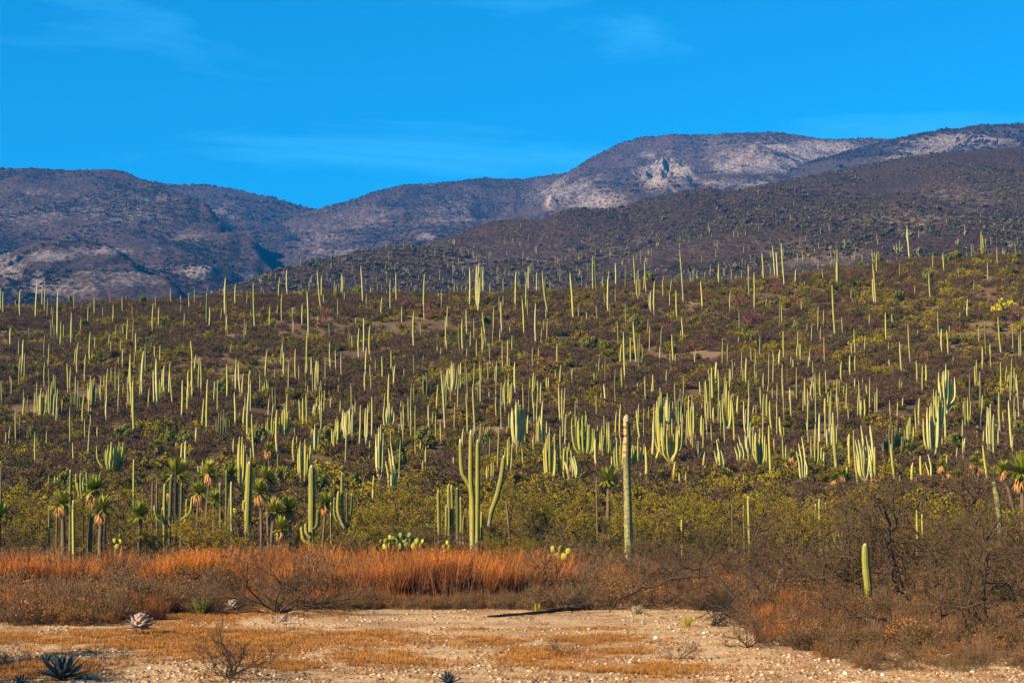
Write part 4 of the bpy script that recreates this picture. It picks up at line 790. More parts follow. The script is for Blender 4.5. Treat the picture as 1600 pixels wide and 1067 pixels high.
# ------------------------------------------------------------------ trees and shrubs one can tell apart
def thorn_tree(seed, h, n0, lv, twigw, leaf=0, lsz=.07, up=.75, rad=.07, matt='bark', twig='twig_dark', leafm_='leaf_olive', jit=.3, droop=.1):
    r = np.random.default_rng(seed); S = grow(r, (0, 0, 0), n0, h, up, lv, rad, seg=5, jit=jit, droop=droop); tk = MB(); cw = MB()
    for i, (a, b, r0, r1) in enumerate(S):
        if i == 0: segs(tk, a, b, r0, r1, 5, 0)
        elif i == 1: segs(cw, a, b, np.maximum(r0, twigw * 1.1), np.maximum(r1, twigw * .8), 3, 0)
        else: segs(cw, a, b, np.maximum(r0, twigw * (.9 if i == 2 else .6)), r1, 1, 0)
    if leaf:
        a, b = S[-1][0], S[-1][1]; i = r.integers(0, len(a), leaf); leaves(cw, a[i] + (b[i] - a[i]) * r.random(leaf)[:, None] + r.normal(0, h * .015, (leaf, 3)), r, lsz, 1)
    return tk.mesh('trunk', [M[matt]]), cw.mesh('crown', [M[twig], M[leafm_]])
olive = [thorn_tree(200 + i, 2.6, 7, ((6, .6, .5), (7, .5, .55), (3, .6, .6)), .012, 16000, .028, up=.8, rad=.05) for i in range(3)]
darkb = [thorn_tree(210 + i, 2.5, 7, ((6, .6, .5), (7, .5, .55), (3, .6, .6)), .013, 8500, .028, up=.75, rad=.05, leafm_='leaf_dark', twig='twig_grey') for i in range(3)]
bare = [thorn_tree(220 + i, 2.3, 7, ((6, .6, .5), (7, .5, .55), (4, .6, .6)), .013, 1600, .034, up=.75, rad=.05, leafm_='leaf_dark', twig='twig_grey') for i in range(2)]
SH = [ # px, D, height m, kind, width factor, phrase
 (30, 99, 2.3, 'd', 1.3, 'dark leafy thorn bush at the left edge above the orange grass'), (75, 112, 2.9, 'o', 1.4, 'olive bush high behind the yuccas near the left edge'), (22, 122, 3.2, 'o', 1.5, 'broad olive bush at the far left beneath the slope'),
 (62, 92, 1.7, 'b', 1.2, 'low bare bush left of the dark columns'), (125, 102, 2.2, 'd', 1.2, 'dark bush filling the gap behind the first two yuccas'), (190, 103, 2.7, 'b', 1.3, 'grey bare thorn bush right of the third yucca'), (200, 118, 3.2, 'o', 1.3, 'olive bush behind the bare one, under the yellow green pole'),
 (205, 91, 1.5, 'd', 1.3, 'low dark bush right behind the orange grass, left of the clump'), (238, 93, 2.4, 'o', 1.2, 'green mesquite bush hugging the left of the cactus clump'), (318, 90, 2.5, 'o', 1.4, 'green mesquite with pale crooked branch right of the cactus clump'), (300, 102, 2.6, 'd', 1.2, 'dark bush behind the green mesquite'),
 (352, 92, 2.1, 'd', 1.2, 'dark bush left of the tall thick cactus'), (150, 124, 2.8, 'o', 1.5, 'yellowish bush beneath the scrub on the left slope foot'), (412, 92, 1.7, 'b', 1.2, 'bare grey bush between thick cactus and lowest yucca'),
 (470, 101, 1.7, 'd', 1.1, 'dark bush behind the thick cactus with low arms'), (520, 92, 1.6, 'o', 1.2, 'low olive bush right of the drooping yucca'), (556, 92, 2.0, 'b', 1.3, 'grey brown bush left of the prickly pears'), (590, 99, 2.4, 'o', 1.4, 'olive bush behind the prickly pears'),
 (622, 110, 3.4, 'o', 1.3, 'golden olive bush rising left of the stem cluster'), (640, 121, 3.9, 'o', 1.4, 'tallest golden olive bush on the slope foot left of the forked cactus'), (655, 93, 2.6, 'd', 1.3, 'mottled dark bush in front of the stem cluster'), (690, 91, 2.2, 'b', 1.2, 'bare thorn bush at the foot of the stem cluster'),
 (722, 92, 2.0, 'd', 1.1, 'bush tangled round the base of the forked cactus'), (775, 92, 1.8, 'o', 1.1, 'bush under the leaning cactus stem'), (825, 100, 3.2, 'd', 1.4, 'dark olive bush left of the bright yellow green shrub'), (815, 118, 3.5, 'o', 1.3, 'olive bush further back right of the leaning stem'),
 (868, 93, 2.6, 'b', 1.3, 'bare grey bush above the yellow prickly pear'), (905, 104, 3.4, 'o', 1.4, 'olive bush midway between forked and woolly cactus'), (885, 122, 3.9, 'o', 1.3, 'olive bush beneath the pale branching cacti'), (945, 96, 2.6, 'd', 1.3, 'dark bush left of the woolly cactus foot'),
 (1010, 100, 3.4, 'o', 1.2, 'golden olive bush right beside the woolly cactus'), (1048, 110, 3.8, 'o', 1.5, 'broad golden olive bush right of the woolly cactus'), (1000, 87, 2.1, 'b', 1.3, 'bare bush in front of the woolly cactus foot'), (1075, 93, 2.8, 'd', 1.3, 'brown bush behind the short pale post'),
 (1105, 104, 3.4, 'o', 1.4, 'olive bush left of the yellowish column in the brush'), (1130, 122, 3.6, 'o', 1.4, 'distant olive bush beneath the pale grey cacti'), (1150, 94, 2.8, 'b', 1.3, 'bare bush around the two thin columns'), (1195, 98, 3.3, 'd', 1.3, 'dark bush right of the yellowish column'),
 (1215, 113, 3.7, 'o', 1.4, 'broad olive bush in front of the many headed yucca'), (1255, 96, 3.1, 'o', 1.3, 'olive bush in front of the row of dark columns'), (1335, 108, 3.3, 'b', 1.5, 'brown bare bush below the white stems'), (1385, 100, 3.2, 'd', 1.4, 'dark bush right of the yellow green cup of stems'),
 (1400, 116, 3.3, 'b', 1.4, 'brown bare bush beneath the spotted cactus'), (1465, 106, 3.1, 'o', 1.4, 'olive bush below the white leaning column'), (1500, 97, 2.9, 'd', 1.4, 'dark bush left of the white topped cactus'), (1530, 112, 2.8, 'b', 1.3, 'bare bush behind the white topped cactus'), (1585, 100, 2.8, 'o', 1.3, 'olive bush beneath the big yucca at the right edge'),
 (1290, 122, 3.0, 'b', 1.4, 'brown bush behind the row of dark columns'), (960, 112, 3.0, 'o', 1.2, 'olive bush just behind the woolly cactus'), (740, 108, 2.9, 'o', 1.3, 'olive bush behind the forked cactus'), (505, 110, 2.4, 'o', 1.3, 'green bush behind the small drooping yucca'), (900, 86, 1.9, 'b', 1.3, 'grey bush right of the yellow prickly pear'), (1040, 86, 2.0, 'b', 1.3, 'grey bush right of the woolly cactus foot'),
 (1110, 85, 2.1, 'd', 1.3, 'dark bush above the fallen branch'), (820, 88, 1.6, 'o', 1.2, 'yellowish low bush at the right end of the orange grass'), (1240, 84, 2.6, 'b', 1.4, 'bare bush behind the near thorn tree'), (1420, 86, 2.6, 'd', 1.4, 'dark leafy bush deep in the right tangle'), (1540, 84, 2.6, 'b', 1.4, 'bare bush behind the rightmost thorn tree')]
kinds = {'o': olive, 'd': darkb, 'b': bare}
for i, (px, D, h, kd, wf, lab) in enumerate(SH):
    q = random.Random(900 + i); tk, cw = q.choice(kinds[kd]); B = at(px, D); s = h / 2.15 * (.84 if px > 780 else .92)
    root = link('thorn_bush', None, loc=B - (0, 0, .05), label=lab, cat='bush', group='bushes between the flat and the slope', rotz=q.uniform(0, 6.28), scale=(s * wf * .82, s * wf * .82, s))
    link('trunk', tk, root); link('crown', cw, root)
# near thorn trees, right: tangled branches
tang = [thorn_tree(300 + i, 2.7, 6, ((7, .65, .6), (9, .55, .65), (9, .5, .7)), .0065, 2600, .024, up=.55, rad=.055, matt='deadwood', twig='twig_dark', leafm_='leaf_dark', jit=.42, droop=.25) for i in range(3)]
TT = [(1225, 66, 3.0, 'tangled leafless thorn tree, leftmost of the near right thicket'), (1292, 60, 2.8, 'near thorn tree with dark arching limbs in front of the ribbed cactus'), (1425, 60, 3.5, 'tallest tangled thorn tree right of the ribbed cactus'),
 (1500, 54, 3.3, 'dense dark thorn tree near the lower right corner'), (1592, 58, 3.7, 'thorn tree cut by the right edge of the photo'), (1480, 72, 4.2, 'thorn tree at the back of the right thicket'), (1300, 78, 3.4, 'back thorn tree above the orange patch on the right'), (1430, 47, 2.2, 'low spreading thorn shrub at the stony edge on the right'),
 (1555, 46, 2.4, 'low thorn shrub in the lower right corner'), (1262, 46, 1.1, 'lowest spiny shrub on the stones at the left of the thicket front'), (1150, 74, 2.6, 'tangled thorn tree right behind the fallen branch'), (1085, 70, 2.0, 'spreading thorn shrub behind the arching fallen branch'), (1240, 53, 1.6, 'open thorn shrub in front of the orange patch'),
 (1560, 70, 4.0, 'tall thorn tree behind the one cut by the right edge'), (1385, 75, 3.8, 'back thorn tree between the two tallest thicket trees'), (1010, 72, 1.7, 'low thorn shrub at the foot of the woolly cactus')]
for i, (px, D, h, lab) in enumerate(TT):
    q = random.Random(40 + i); tk, cw = tang[i % 3]; s = h / 2.0; B = at(px, D); s = s * .8; wf = q.uniform(1.25, 1.6)
    root = link('thorn_tree', None, loc=B - (0, 0, .05), label=lab, cat='thorn tree', group='leafless thorn trees of the right thicket', rotz=q.uniform(0, 6.28), scale=(s * wf * .7, s * wf * .7, s)); link('trunk', tk, root); link('crown', cw, root)
for px, D, h, lab in ((-610, 37.5, 4.4, 'thorn bush outside the left edge, shading the lower left grass'), (-560, 33, 3.6, 'nearer thorn bush outside the left edge, shading the big agave')):
    tk, cw = darkb[0]; s = h / 2.15; root = link('thorn_bush', None, loc=at(px, D), label=lab, cat='bush', scale=s * 1.1); link('trunk', tk, root); link('crown', cw, root)
# bare twiggy shrubs in front of the grass
twg = [thorn_tree(320 + i, 1.0, 11, ((8, .6, .5), (7, .5, .55), (3, .5, .6)), .0035, 0, up=.38, rad=.014, matt='bark', twig='twig_dark', jit=.25, droop=0) for i in range(2)]
for i, (px, D, h, wf, lab) in enumerate([(362, 36.7, .8, 1.5, 'sparse bare twig shrub spreading over the golden grass in front'), (440, 58, 1.7, 1.3, 'bare spreading shrub standing in front of the orange grass'), (1338, 53, .9, 1.2, 'thin twigs crossing in front of the ribbed cactus'), (1255, 50, .8, 1.2, 'small bare shrub with reddish stems near the thicket'), (1060, 41, .4, .9, 'tiny bare weed on the gravel right of centre'), (1165, 44, .8, .7, 'thin upright bare weed beside the gravel edge'), (880, 42, .3, 1.2, 'tiny grey weed on golden grass'), (20, 40, .35, 1.6, 'low grey weed patch at the lower left'), (1040, 64, 1.5, 1.2, 'bare grey shrub left of the fallen branch'), (1180, 60, 1.3, 1.3, 'bare shrub at the right end of the fallen branch')]):
    q = random.Random(60 + i); tk, cw = twg[i % 2]; s = h / .8; B = at(px, D)
    root = link('twig_shrub', None, loc=B - (0, 0, .01), label=lab, cat='shrub', rotz=q.uniform(0, 6.28), scale=(s * wf, s * wf, s)); link('trunk', tk, root); link('crown', cw, root)
# red-barked bare trees on the slope
red = [thorn_tree(340 + i, 2.6, 5, ((5, .6, .5), (4, .6, .5)), .032, 0, up=.95, rad=.085, matt='redbark', twig='redbark') for i in range(2)]
RT = [(508, 500, 22), (666, 495, 25), (836, 578, 32), (1150, 480, 26), (1043, 520, 22), (1215, 455, 18), (457, 565, 20), (1278, 565, 26), (1108, 470, 14), (1440, 570, 22), (880, 478, 22), (106, 492, 14), (1120, 498, 22), (1170, 505, 24), (1085, 545, 22), (640, 480, 18), (396, 545, 20), (1590, 500, 26), (1500, 515, 20), (840, 700, 30)]
for j, ((px, py, hh), (rr, (sct, bnd))) in enumerate(zip(RT, [ranks([(a, b) for a, b, _ in RT])[k] for k in range(len(RT))])):
    P = place(px, py + 4); q = random.Random(j); tk, cw = red[j % 2]; s = hh * 1.1 * mpp(P) / 2.4
    root = link('red_tree', None, loc=P - np.array((0, 0, .1)), label=f"{rr.replace('the only', 'sole').replace('the ', '')} reddish leafless tree {bnd} {sct}", cat='tree', group='red barked bare trees on the slope', rotz=q.uniform(0, 6), scale=s); link('trunk', tk, root); link('crown', cw, root)
# round leafy trees and rounded grey-green cactus bushes
def round_tree(seed, leafmat, n=2600, lsz=.13, clumps=16):
    r = np.random.default_rng(seed); S = grow(r, (0, 0, 0), 6, 1.5, .9, ((4, .6, .5),), .09, seg=3); tk = MB()
    for a, b, r0, r1 in S: segs(tk, a, b, r0, r1, 4, 0)
    C0 = r.normal(0, 1, (clumps, 3)); C0 /= np.linalg.norm(C0, axis=1, keepdims=True); C0 = C0 * r.uniform(.5, 1.0, (clumps, 1)) * (1.1, 1.1, .7) + (0, 0, 1.25); C0[:, 2] = np.maximum(C0[:, 2], .35)
    k = r.integers(0, clumps, n); d = r.normal(0, 1, (n, 3)); d /= np.linalg.norm(d, axis=1, keepdims=True); cw = MB(); leaves(cw, C0[k] + d * r.uniform(.2, .42, (n, 1)) ** .5 * .55, r, lsz, 0)
    return tk.mesh('trunk', [M['bark']]), cw.mesh('crown', [M[leafmat]])
rt = {'g': [round_tree(400 + i, 'leaf_green') for i in range(3)], 'y': [round_tree(410, 'leaf_yellow', 700, .12, 18)]}
GT = [(808, 432, 450, 22), (993, 493, 515, 30), (1405, 452, 470, 26), (1247, 502, 520, 26), (560, 440, 455, 18), (1014, 412, 432, 22), (1372, 400, 415, 22), (1495, 392, 405, 26), (1480, 398, 408, 18), (1535, 388, 404, 20), (1345, 408, 418, 16), (760, 495, 508, 22), (920, 525, 545, 34), (945, 532, 550, 24),
      (1575, 468, 486, 42), (1555, 478, 492, 26), (130, 500, 515, 18), (110, 462, 478, 10), (560, 505, 520, 18), (345, 592, 622, 36), (182, 612, 628, 18), (1170, 520, 535, 20), (1450, 420, 440, 20), (1590, 395, 410, 16), (475, 455, 468, 12), (195, 462, 474, 12), (222, 463, 475, 14),
      (265, 672, 700, 22), (290, 668, 702, 30), (190, 665, 690, 40), (50, 668, 690, 20), (415, 590, 610, 20), (400, 660, 705, 34), (510, 665, 700, 36), (665, 668, 700, 34), (660, 668, 692, 24), (440, 725, 765, 34), (500, 735, 775, 36), (555, 740, 765, 34), (620, 700, 740, 34), (630, 765, 795, 24), (360, 715, 760, 34), (100, 735, 768, 30), (130, 730, 750, 16), (1320, 700, 722, 24), (1490, 675, 705, 40), (1515, 735, 752, 20), (1590, 655, 680, 24), (875, 795, 822, 34), (1190, 760, 775, 26), (25, 570, 590, 16), (255, 610, 628, 14), (1040, 620, 635, 14)]
gr_ = ranks([(a, c) for a, b, c, w in GT]); used = set()
for j, (px, y0, y1, w) in enumerate(GT):
    P = place(px, y1 + 3); mm = mpp(P); q = random.Random(j); kd = 'y' if j in (14, 15) else 'g'; tk, cw = q.choice(rt[kd]); hh = (y1 - y0 + 6) * mm
    rr, (sct, bnd) = gr_[j]; rr = rr.replace('the only', 'sole').replace('the ', '')
    nm = 'yellow flowering shrub' if kd == 'y' else 'rounded green tree' if y1 < 540 else 'rounded grey green bush'
    root = link(nm.replace(' ', '_'), None, loc=P - np.array((0, 0, .1)), label=f"{rr} {nm} {bnd} {sct}", cat='tree' if y1 < 540 else 'bush', group='rounded trees and bushes on the slope', rotz=q.uniform(0, 6), scale=(w * mm / 2.9, w * mm / 2.9, hh / 2.15)); link('trunk', tk, root); link('crown', cw, root)
# yellow-green many armed bush cactus at left
for (px, t, b, hw, ns, lab) in ((173, 688, 742, 22, 22, 'dense yellow green bush cactus on the left slope foot'), (325, 715, 745, 22, 12, 'low bright green bush cactus behind the small yuccas'), (135, 742, 775, 10, 9, 'yellow green bush cactus above the yucca with the big skirt'), (80, 740, 765, 10, 8, 'yellowish clump of stems near the left edge'), (872, 720, 755, 0, 0, '')):
    if not ns: continue
    P = place(px, b + 2); mm = mpp(P); H = (b - t) * mm; W = hw * mm; q = random.Random(px); root = link('bush_cactus', None, loc=P, label=lab, cat='branching cactus')
    for k in range(ns):
        th = q.uniform(0, 6.28); rr = W * math.sqrt(q.random()); z1 = H * q.uniform(.55, 1); p = [(rr * .15 * math.cos(th), rr * .15 * math.sin(th), 0), (rr * .7 * math.cos(th), rr * .7 * math.sin(th), z1 * .35), (rr * math.cos(th), rr * math.sin(th), z1 * .6), (rr * 1.05 * math.cos(th), rr * 1.05 * math.sin(th), z1)]
        link('stem', arm_mesh(p, 1.7 * mm, 4, 7, 'cactus_green'), root)

# ------------------------------------------------------------------ prickly pears, pad by pad
def pad_mesh(mat):
    mb = MB(); n, k = 12, 5; V = []
    for i in range(k):
        ph = math.pi * (i + .5) / k
        for j in range(n):
            a = 2 * math.pi * j / n; x = math.sin(ph) * math.cos(a); z = math.sin(ph) * math.sin(a); V.append((x * .42 * (1 + .15 * z), math.cos(ph) * .10, z * .5 + .5))
    Qd = [(i * n + j, i * n + (j + 1) % n, (i + 1) * n + (j + 1) % n, (i + 1) * n + j) for i in range(k - 1) for j in range(n)]
    mb.add(V, Q=Qd); V2 = np.array([(0, .1, .5), (0, -.1, .5)]); b0 = mb.n; mb.add(V2); mb.add(np.zeros((0, 3)), T=np.array([((j + 1) % n, j, b0) for j in range(n)] + [((k - 1) * n + j, (k - 1) * n + (j + 1) % n, b0 + 1) for j in range(n)]) - mb.n)
    return mb.mesh('pad', [M[mat]], True)
padm = {m: pad_mesh(m) for m in ('pad', 'pad_dark')}
for i, (px, D, lab, pads, m_) in enumerate([
    (609, 88, 'bright yellow green prickly pear above the orange grass', [(-8, 0, 11, .1), (2, 0, 12, 0), (-3, 8, 11, -.3), (6, 9, 10, .4), (-10, 9, 9, -.5), (1, 15, 9, .1)], 'pad'),
    (634, 88.6, 'dark prickly pear with many pads right of the bright one', [(-8, 0, 12, 0), (3, 0, 13, 0), (-12, 9, 11, -.4), (-2, 10, 12, .1), (8, 9, 11, .4), (12, 3, 11, .5), (-7, 18, 10, -.2), (4, 19, 10, .3), (16, 12, 9, .6), (-16, 14, 9, -.5)], 'pad_dark'),
    (699, 87, 'small yellow prickly pear below the stem cluster', [(-4, 0, 9, -.2), (3, 0, 9, .3), (0, 7, 8, 0)], 'pad'),
    (871, 82, 'yellow prickly pear with large pads beyond the grass end', [(-12, 0, 14, -.1), (-2, 0, 15, .1), (8, 0, 14, .3), (-8, 12, 13, -.2), (4, 12, 14, .2), (14, 10, 12, .5)], 'pad'),
    (187, 89, 'pale knobbly prickly pear right of the third yucca', [(0, 0, 10, 0), (3, 9, 9, .3), (-4, 10, 9, -.3), (4, 18, 8, .2)], 'pad'),
    (652, 87.5, 'mottled prickly pear right of the dark one', [(-5, 0, 10, 0), (5, 2, 10, .4), (0, 9, 9, -.1), (7, 10, 8, .5)], 'pad')]):
    B = at(px, D); mm = mpp(B); root = link('prickly_pear', None, loc=B, label=lab, cat='prickly pear')
    lift = {0: .0}; y0 = project(*B)[1]; want = (864 if px < 800 else 882); up = max(0, (y0 - want)) * mm + .25
    for j, (x, z, s, tl) in enumerate(pads):
        q = random.Random(j + px); o = link('pad', padm[m_], root, (x * mm, q.uniform(-.12, .12), z * mm + up * (1 if z > 2 else 1) - .1), scale=s * mm * .95); o.rotation_euler = (q.uniform(-.3, .3), tl, q.uniform(-.9, .9))
    mb = MB(); segs(mb, np.array([(-.05, 0, -.1), (.1, 0, -.1)]), np.array([(-.1, 0, up + .1), (.2, .05, up + .1)]), .07, .06, 6); link('trunk', mb.mesh('trunk', [M['yuccabark']]), root)

# ------------------------------------------------------------------ agaves, live and dried, leaf by leaf
def agave_leaf(mat, dead=False):
    mb = MB(); n = 6; t = np.linspace(0, 1, n); w = np.interp(t, [0, .35, .8, 1], [.10, .13, .07, .004]) * (1.5 if dead else 1); th = np.interp(t, [0, 1], [.05, .004]) * (1.8 if dead else 1); V = []
    for i in range(n): V += [(-w[i], t[i], .05 * (1 - t[i])), (0, t[i], -th[i]), (w[i], t[i], .05 * (1 - t[i])), (0, t[i], th[i] * .4)]
    Qd = [(i * 4 + j, i * 4 + (j + 1) % 4, (i + 1) * 4 + (j + 1) % 4, (i + 1) * 4 + j) for i in range(n - 1) for j in range(4)]
    mb.add(V, Q=Qd); return mb.mesh('leaf', [M[mat]], True)
al, ad = agave_leaf('agave'), agave_leaf('agave_dead', True)
def agave(px, D, wpx, lab, n=26, dead=False, flat=1.0):
    B = at(px, D); mm = mpp(B); Rr = wpx / 2 * mm; root = link('dried_agave' if dead else 'agave', None, loc=B, label=lab, cat='agave'); q = random.Random(int(px))
    for k in range(n):
        f = k / n; az = k * 2.39996; el = (.15 + 1.3 * f) if not dead else (-.1 + 1.62 * f)
        L_ = Rr * (1.25 - .35 * f) * q.uniform(.9, 1.1) * (.62 if dead else 1.1)
        o = link('leaf', ad if dead else al, root, (0, 0, Rr * (.08 if not dead else .42)), scale=(L_ * (1.9 if dead else 1.1), L_, L_))
        o.rotation_euler = (el * flat + q.uniform(-.08, .08), 0, az)
        if dead: o.location = (math.sin(-az) * Rr * .28 * math.cos(el), math.cos(az) * Rr * .28 * math.cos(el), Rr * (.36 + .30 * math.sin(el)))
agave(105, 36.2, 76, 'large dark blue green agave at the lower left corner', 30)
agave(81, 39.5, 34, 'smaller agave behind the large one at lower left', 22)
agave(42, 35.4, 30, 'small agave at the bottom edge left of the large one', 20)
agave(702, 35.2, 40, 'dark spiky agave at the bottom edge right of the middle', 22)
agave(224, 48.8, 54, 'pinkish dried agave ball on the golden grass, biggest of the dried ones', 46, True)
agave(367, 59.5, 32, 'white dried agave at the foot of the orange grass', 34, True)
agave(446, 53, 22, 'grey dried agave behind bare twigs', 34, True)
agave(671, 46.2, 12, 'tiny dried agave on bare gravel in the middle', 22, True)
agave(592, 52.5, 9, 'smallest dried agave near the grass edge', 18, True)
# leafy green plant inside the grass, and yellow-green tufts
def tuft(px, D, wpx, hpx, lab, n, mat, name):
    B = at(px, D); mm = mpp(B); r = np.random.default_rng(int(px)); mb = MB(); th = r.uniform(0, 6.28, n); el = r.uniform(.75, 1.5, n); d = np.stack([np.cos(th) * np.cos(el), np.sin(th) * np.cos(el), np.sin(el)], 1); Ln = (hpx * mm * r.uniform(.7, 1.1, n))[:, None]
    base = np.stack([np.cos(th), np.sin(th), th * 0], 1) * wpx * mm * .3 * r.random((n, 1)); A, _ = frames(d); A = A * .022 * hpx * mm * 1.6
    V = np.stack([base - A, base + A, base + d * Ln * .6 + A * .9, base + d * Ln * .6 - A * .9, base + d * Ln], 1); i = np.arange(n)[:, None] * 5
    mb.add(V, Q=i + np.array([[0, 1, 2, 3]]), T=i + np.array([[3, 2, 4]])); link(name, mb.mesh(name, [M[mat]]), loc=B, label=lab, cat='plant')
tuft(318, 57.5, 26, 30, 'leafy green plant at the foot of the orange grass', 90, 'leaf_green', 'leafy_plant')
tuft(838, 58.5, 16, 18, 'small yellow green tuft left of the fallen branch', 26, 'pad', 'green_tuft')
tuft(1073, 52.5, 18, 20, 'yellow green tuft in front of the fallen branch', 30, 'pad', 'green_tuft')
tuft(992, 58, 30, 16, 'pale grey green low plant under the arching branch', 60, 'cactus_pale', 'green_tuft')
tuft(518, 66, 7, 40, 'single bright yellow green leaf sticking up in the grass', 4, 'pad', 'green_tuft')

# ------------------------------------------------------------------ fallen wood
def limb(name, paths, label, cat, mat='deadwood', jag=.03):
    P0 = paths[0][1][0]; B = at(P0[0], P0[2]); root = link(name, None, loc=B, label=label, cat=cat)
    for k, (w, pth) in enumerate(paths):
        pts = []
        for (x, up, D) in pth:
            G = at(x, D); pts.append((G[0] - B[0], G[1] - B[1], G[2] - B[2] + up))
        w = w * .55
        n = 18; Cc = spline(pts, n); r = np.random.default_rng(k + int(P0[0])); Cc[1:-1] += r.normal(0, jag, (n - 2, 3)); mb = MB(); 
        if up > .2 or k:
            m_ = 44; ii = r.integers(3, n - 1, m_); a0 = Cc[ii]; dd = r.normal(0, 1, (m_, 3)) * (.8, .5, .8) + (0, 0, .3); b0 = a0 + dd * r.uniform(.12, .45, (m_, 1)); segs(mb, a0, b0, .010, .006, 3); m2 = m_ * 3; jj = r.integers(0, m_, m2); a1 = a0[jj] + (b0 - a0)[jj] * r.uniform(.3, 1, (m2, 1)); segs(mb, a1, a1 + r.normal(0, .14, (m2, 3)) + (0, 0, .05), .005, .002, 1)
        column(mb, Cc, w * np.linspace(1, .35, n) * (1 + .12 * r.normal(0, 1, n)).clip(.7, 1.3), 4, .12); nm = 'limb' if k == 0 else 'branch'; link(nm, mb.mesh(nm, [M[mat]], True), root)
limb('fallen_log', [(.15, [(925, .10, 60.5), (880, .09, 59), (830, .07, 57.6), (762, .05, 56.2)]), (.03, [(880, .12, 58), (895, .3, 58.2), (915, .35, 58.6)])], 'long dark fallen log lying on the pale gravel at the grass edge', 'log', jag=.006)
limb('fallen_branch', [(.10, [(1170, .05, 57), (1140, .75, 57.5), (1100, 1.15, 58), (1060, 1.05, 58.5), (1010, .7, 58.5), (975, .55, 58.2), (950, .05, 58)]), (.06, [(1165, .1, 56.5), (1120, .35, 56.5), (1075, .5, 56.8), (1020, .35, 57), (985, .3, 57)]), (.05, [(1100, 1.1, 58), (1065, 1.5, 58.2), (1050, 1.9, 58.4)]), (.05, [(1180, .15, 56), (1150, .3, 55.4), (1120, .25, 55), (1092, .12, 54.8)]),
    (.05, [(1150, .3, 56), (1190, .55, 56.5), (1225, 1.2, 57)]), (.045, [(1170, .3, 56), (1200, .28, 55.5), (1235, .1, 55)]), (.04, [(1060, 1.0, 58.5), (1030, 1.2, 58.8), (1000, 1.2, 59)])], 'dark arching fallen branch at the right end of the gravel', 'fallen branch', jag=.07)
limb('dead_branch', [(.07, [(1170, .05, 53), (1145, .2, 53), (1120, .3, 53), (1095, .1, 53.2)]), (.05, [(1150, .15, 53), (1140, .4, 53.2), (1115, .5, 53.5)]), (.05, [(1160, .1, 53), (1180, .4, 53.4), (1195, .3, 53.8)]), (.04, [(1130, .2, 53), (1110, .0, 52.6), (1130, .05, 52.2)])], 'knot of charred dead branches on white stones right of the tuft', 'fallen branch')

# ------------------------------------------------------------------ rocks that can be picked out
def rock_mesh(seed, mat):
    r = np.random.default_rng(seed); n, k = 12, 7; V = []
    for i in range(k + 1):
        ph = math.pi * i / k
        for j in range(n):
            a = 2 * math.pi * j / n; d = np.array([math.sin(ph) * math.cos(a), math.sin(ph) * math.sin(a), math.cos(ph)]); rr = 1 + .35 * (float(vnoise(np.array(d[0] * 1.7 + seed * 9), np.array(d[1] * 1.7 + d[2] * 1.3), seed)) - .5) * 2; V.append(d * rr * (1, .85, .7))
    Qd = [(i * n + j, (i + 1) * n + j, (i + 1) * n + (j + 1) % n, i * n + (j + 1) % n) for i in range(k) for j in range(n)]
    mb = MB(); mb.add(V, Q=Qd); return mb.mesh('rock', [M[mat]])
rm = [rock_mesh(i, 'rock') for i in range(5)]; rw = rock_mesh(9, 'rock_white')
RK = [(1025, 999, 7, 1, 'round white rock on the gravel, brightest of all'), (623, 1028, 6, 0, 'brown grey rock with shadow, left of two in golden grass'), (634, 1033, 4, 0, 'small rock right beside the brown grey one'), (722, 991, 5, 0, 'pale rock right of the tiny dried agave'), (635, 1050, 7, 0, 'rock at the bottom, left of centre'), (638, 1050, 4, 0, 'second rock touching the bottom left centre one'),
      (720, 1046, 6, 0, 'rounded tan rock near the bottom, right of the dark agave'), (572, 1046, 4, 0, 'sharp dark rock casting shadow at bottom'), (505, 1045, 6, 0, 'rock at the left of a dark pair near the bottom'), (525, 1047, 6, 0, 'rock at the right of a dark pair near the bottom'), (234, 1046, 6, 1, 'pale knobbly rock near the bottom left'), (246, 1055, 5, 0, 'brown pebble sized rock below the pale knobbly one'),
      (1321, 1055, 7, 1, 'white rock with dark shade at the foot of the thicket'), (1272, 1056, 8, 0, 'brown rock left of the white one at the thicket foot'), (1380, 1057, 6, 1, 'light rock right of the white one at the thicket foot'), (1452, 1056, 7, 0, 'tan rock below the low thorn shrub'), (1128, 992, 5, 0, 'tan rock on the stony edge below charred branches'), (1100, 990, 5, 1, 'whitish rock on the stony edge below charred branches'),
      (1174, 981, 5, 1, 'white rock right of the charred branches'), (1057, 976, 4, 0, 'tan rock just below the yellow green tuft'), (920, 984, 4, 1, 'small white rock above the round white one'), (828, 970, 5, 0, 'flat pale rock below the log'), (1170, 1060, 9, 0, 'big tan rock at the bottom edge right of centre'), (1010, 1058, 6, 0, 'greyish rock at the bottom edge'), (1585, 1052, 7, 0, 'rock in the lower right corner'), (795, 1016, 4, 1, 'small white rock at the right of the pale bare patch'), (558, 1034, 5, 0, 'tan rock among golden grass left of centre'), (1140, 1063, 7, 0, 'brown rock at the bottom edge left of the big tan one')]
for i, (px, py, w, wh, lab) in enumerate(RK):
    P = place(px, py); mm = mpp(P); q = random.Random(i); o = link('rock', rw if wh else rm[i % 5], loc=P + np.array((0, 0, w * mm * .22)), label=lab, cat='rock', group='loose rocks on the flat', rotz=q.uniform(0, 6), scale=w * mm * .55)

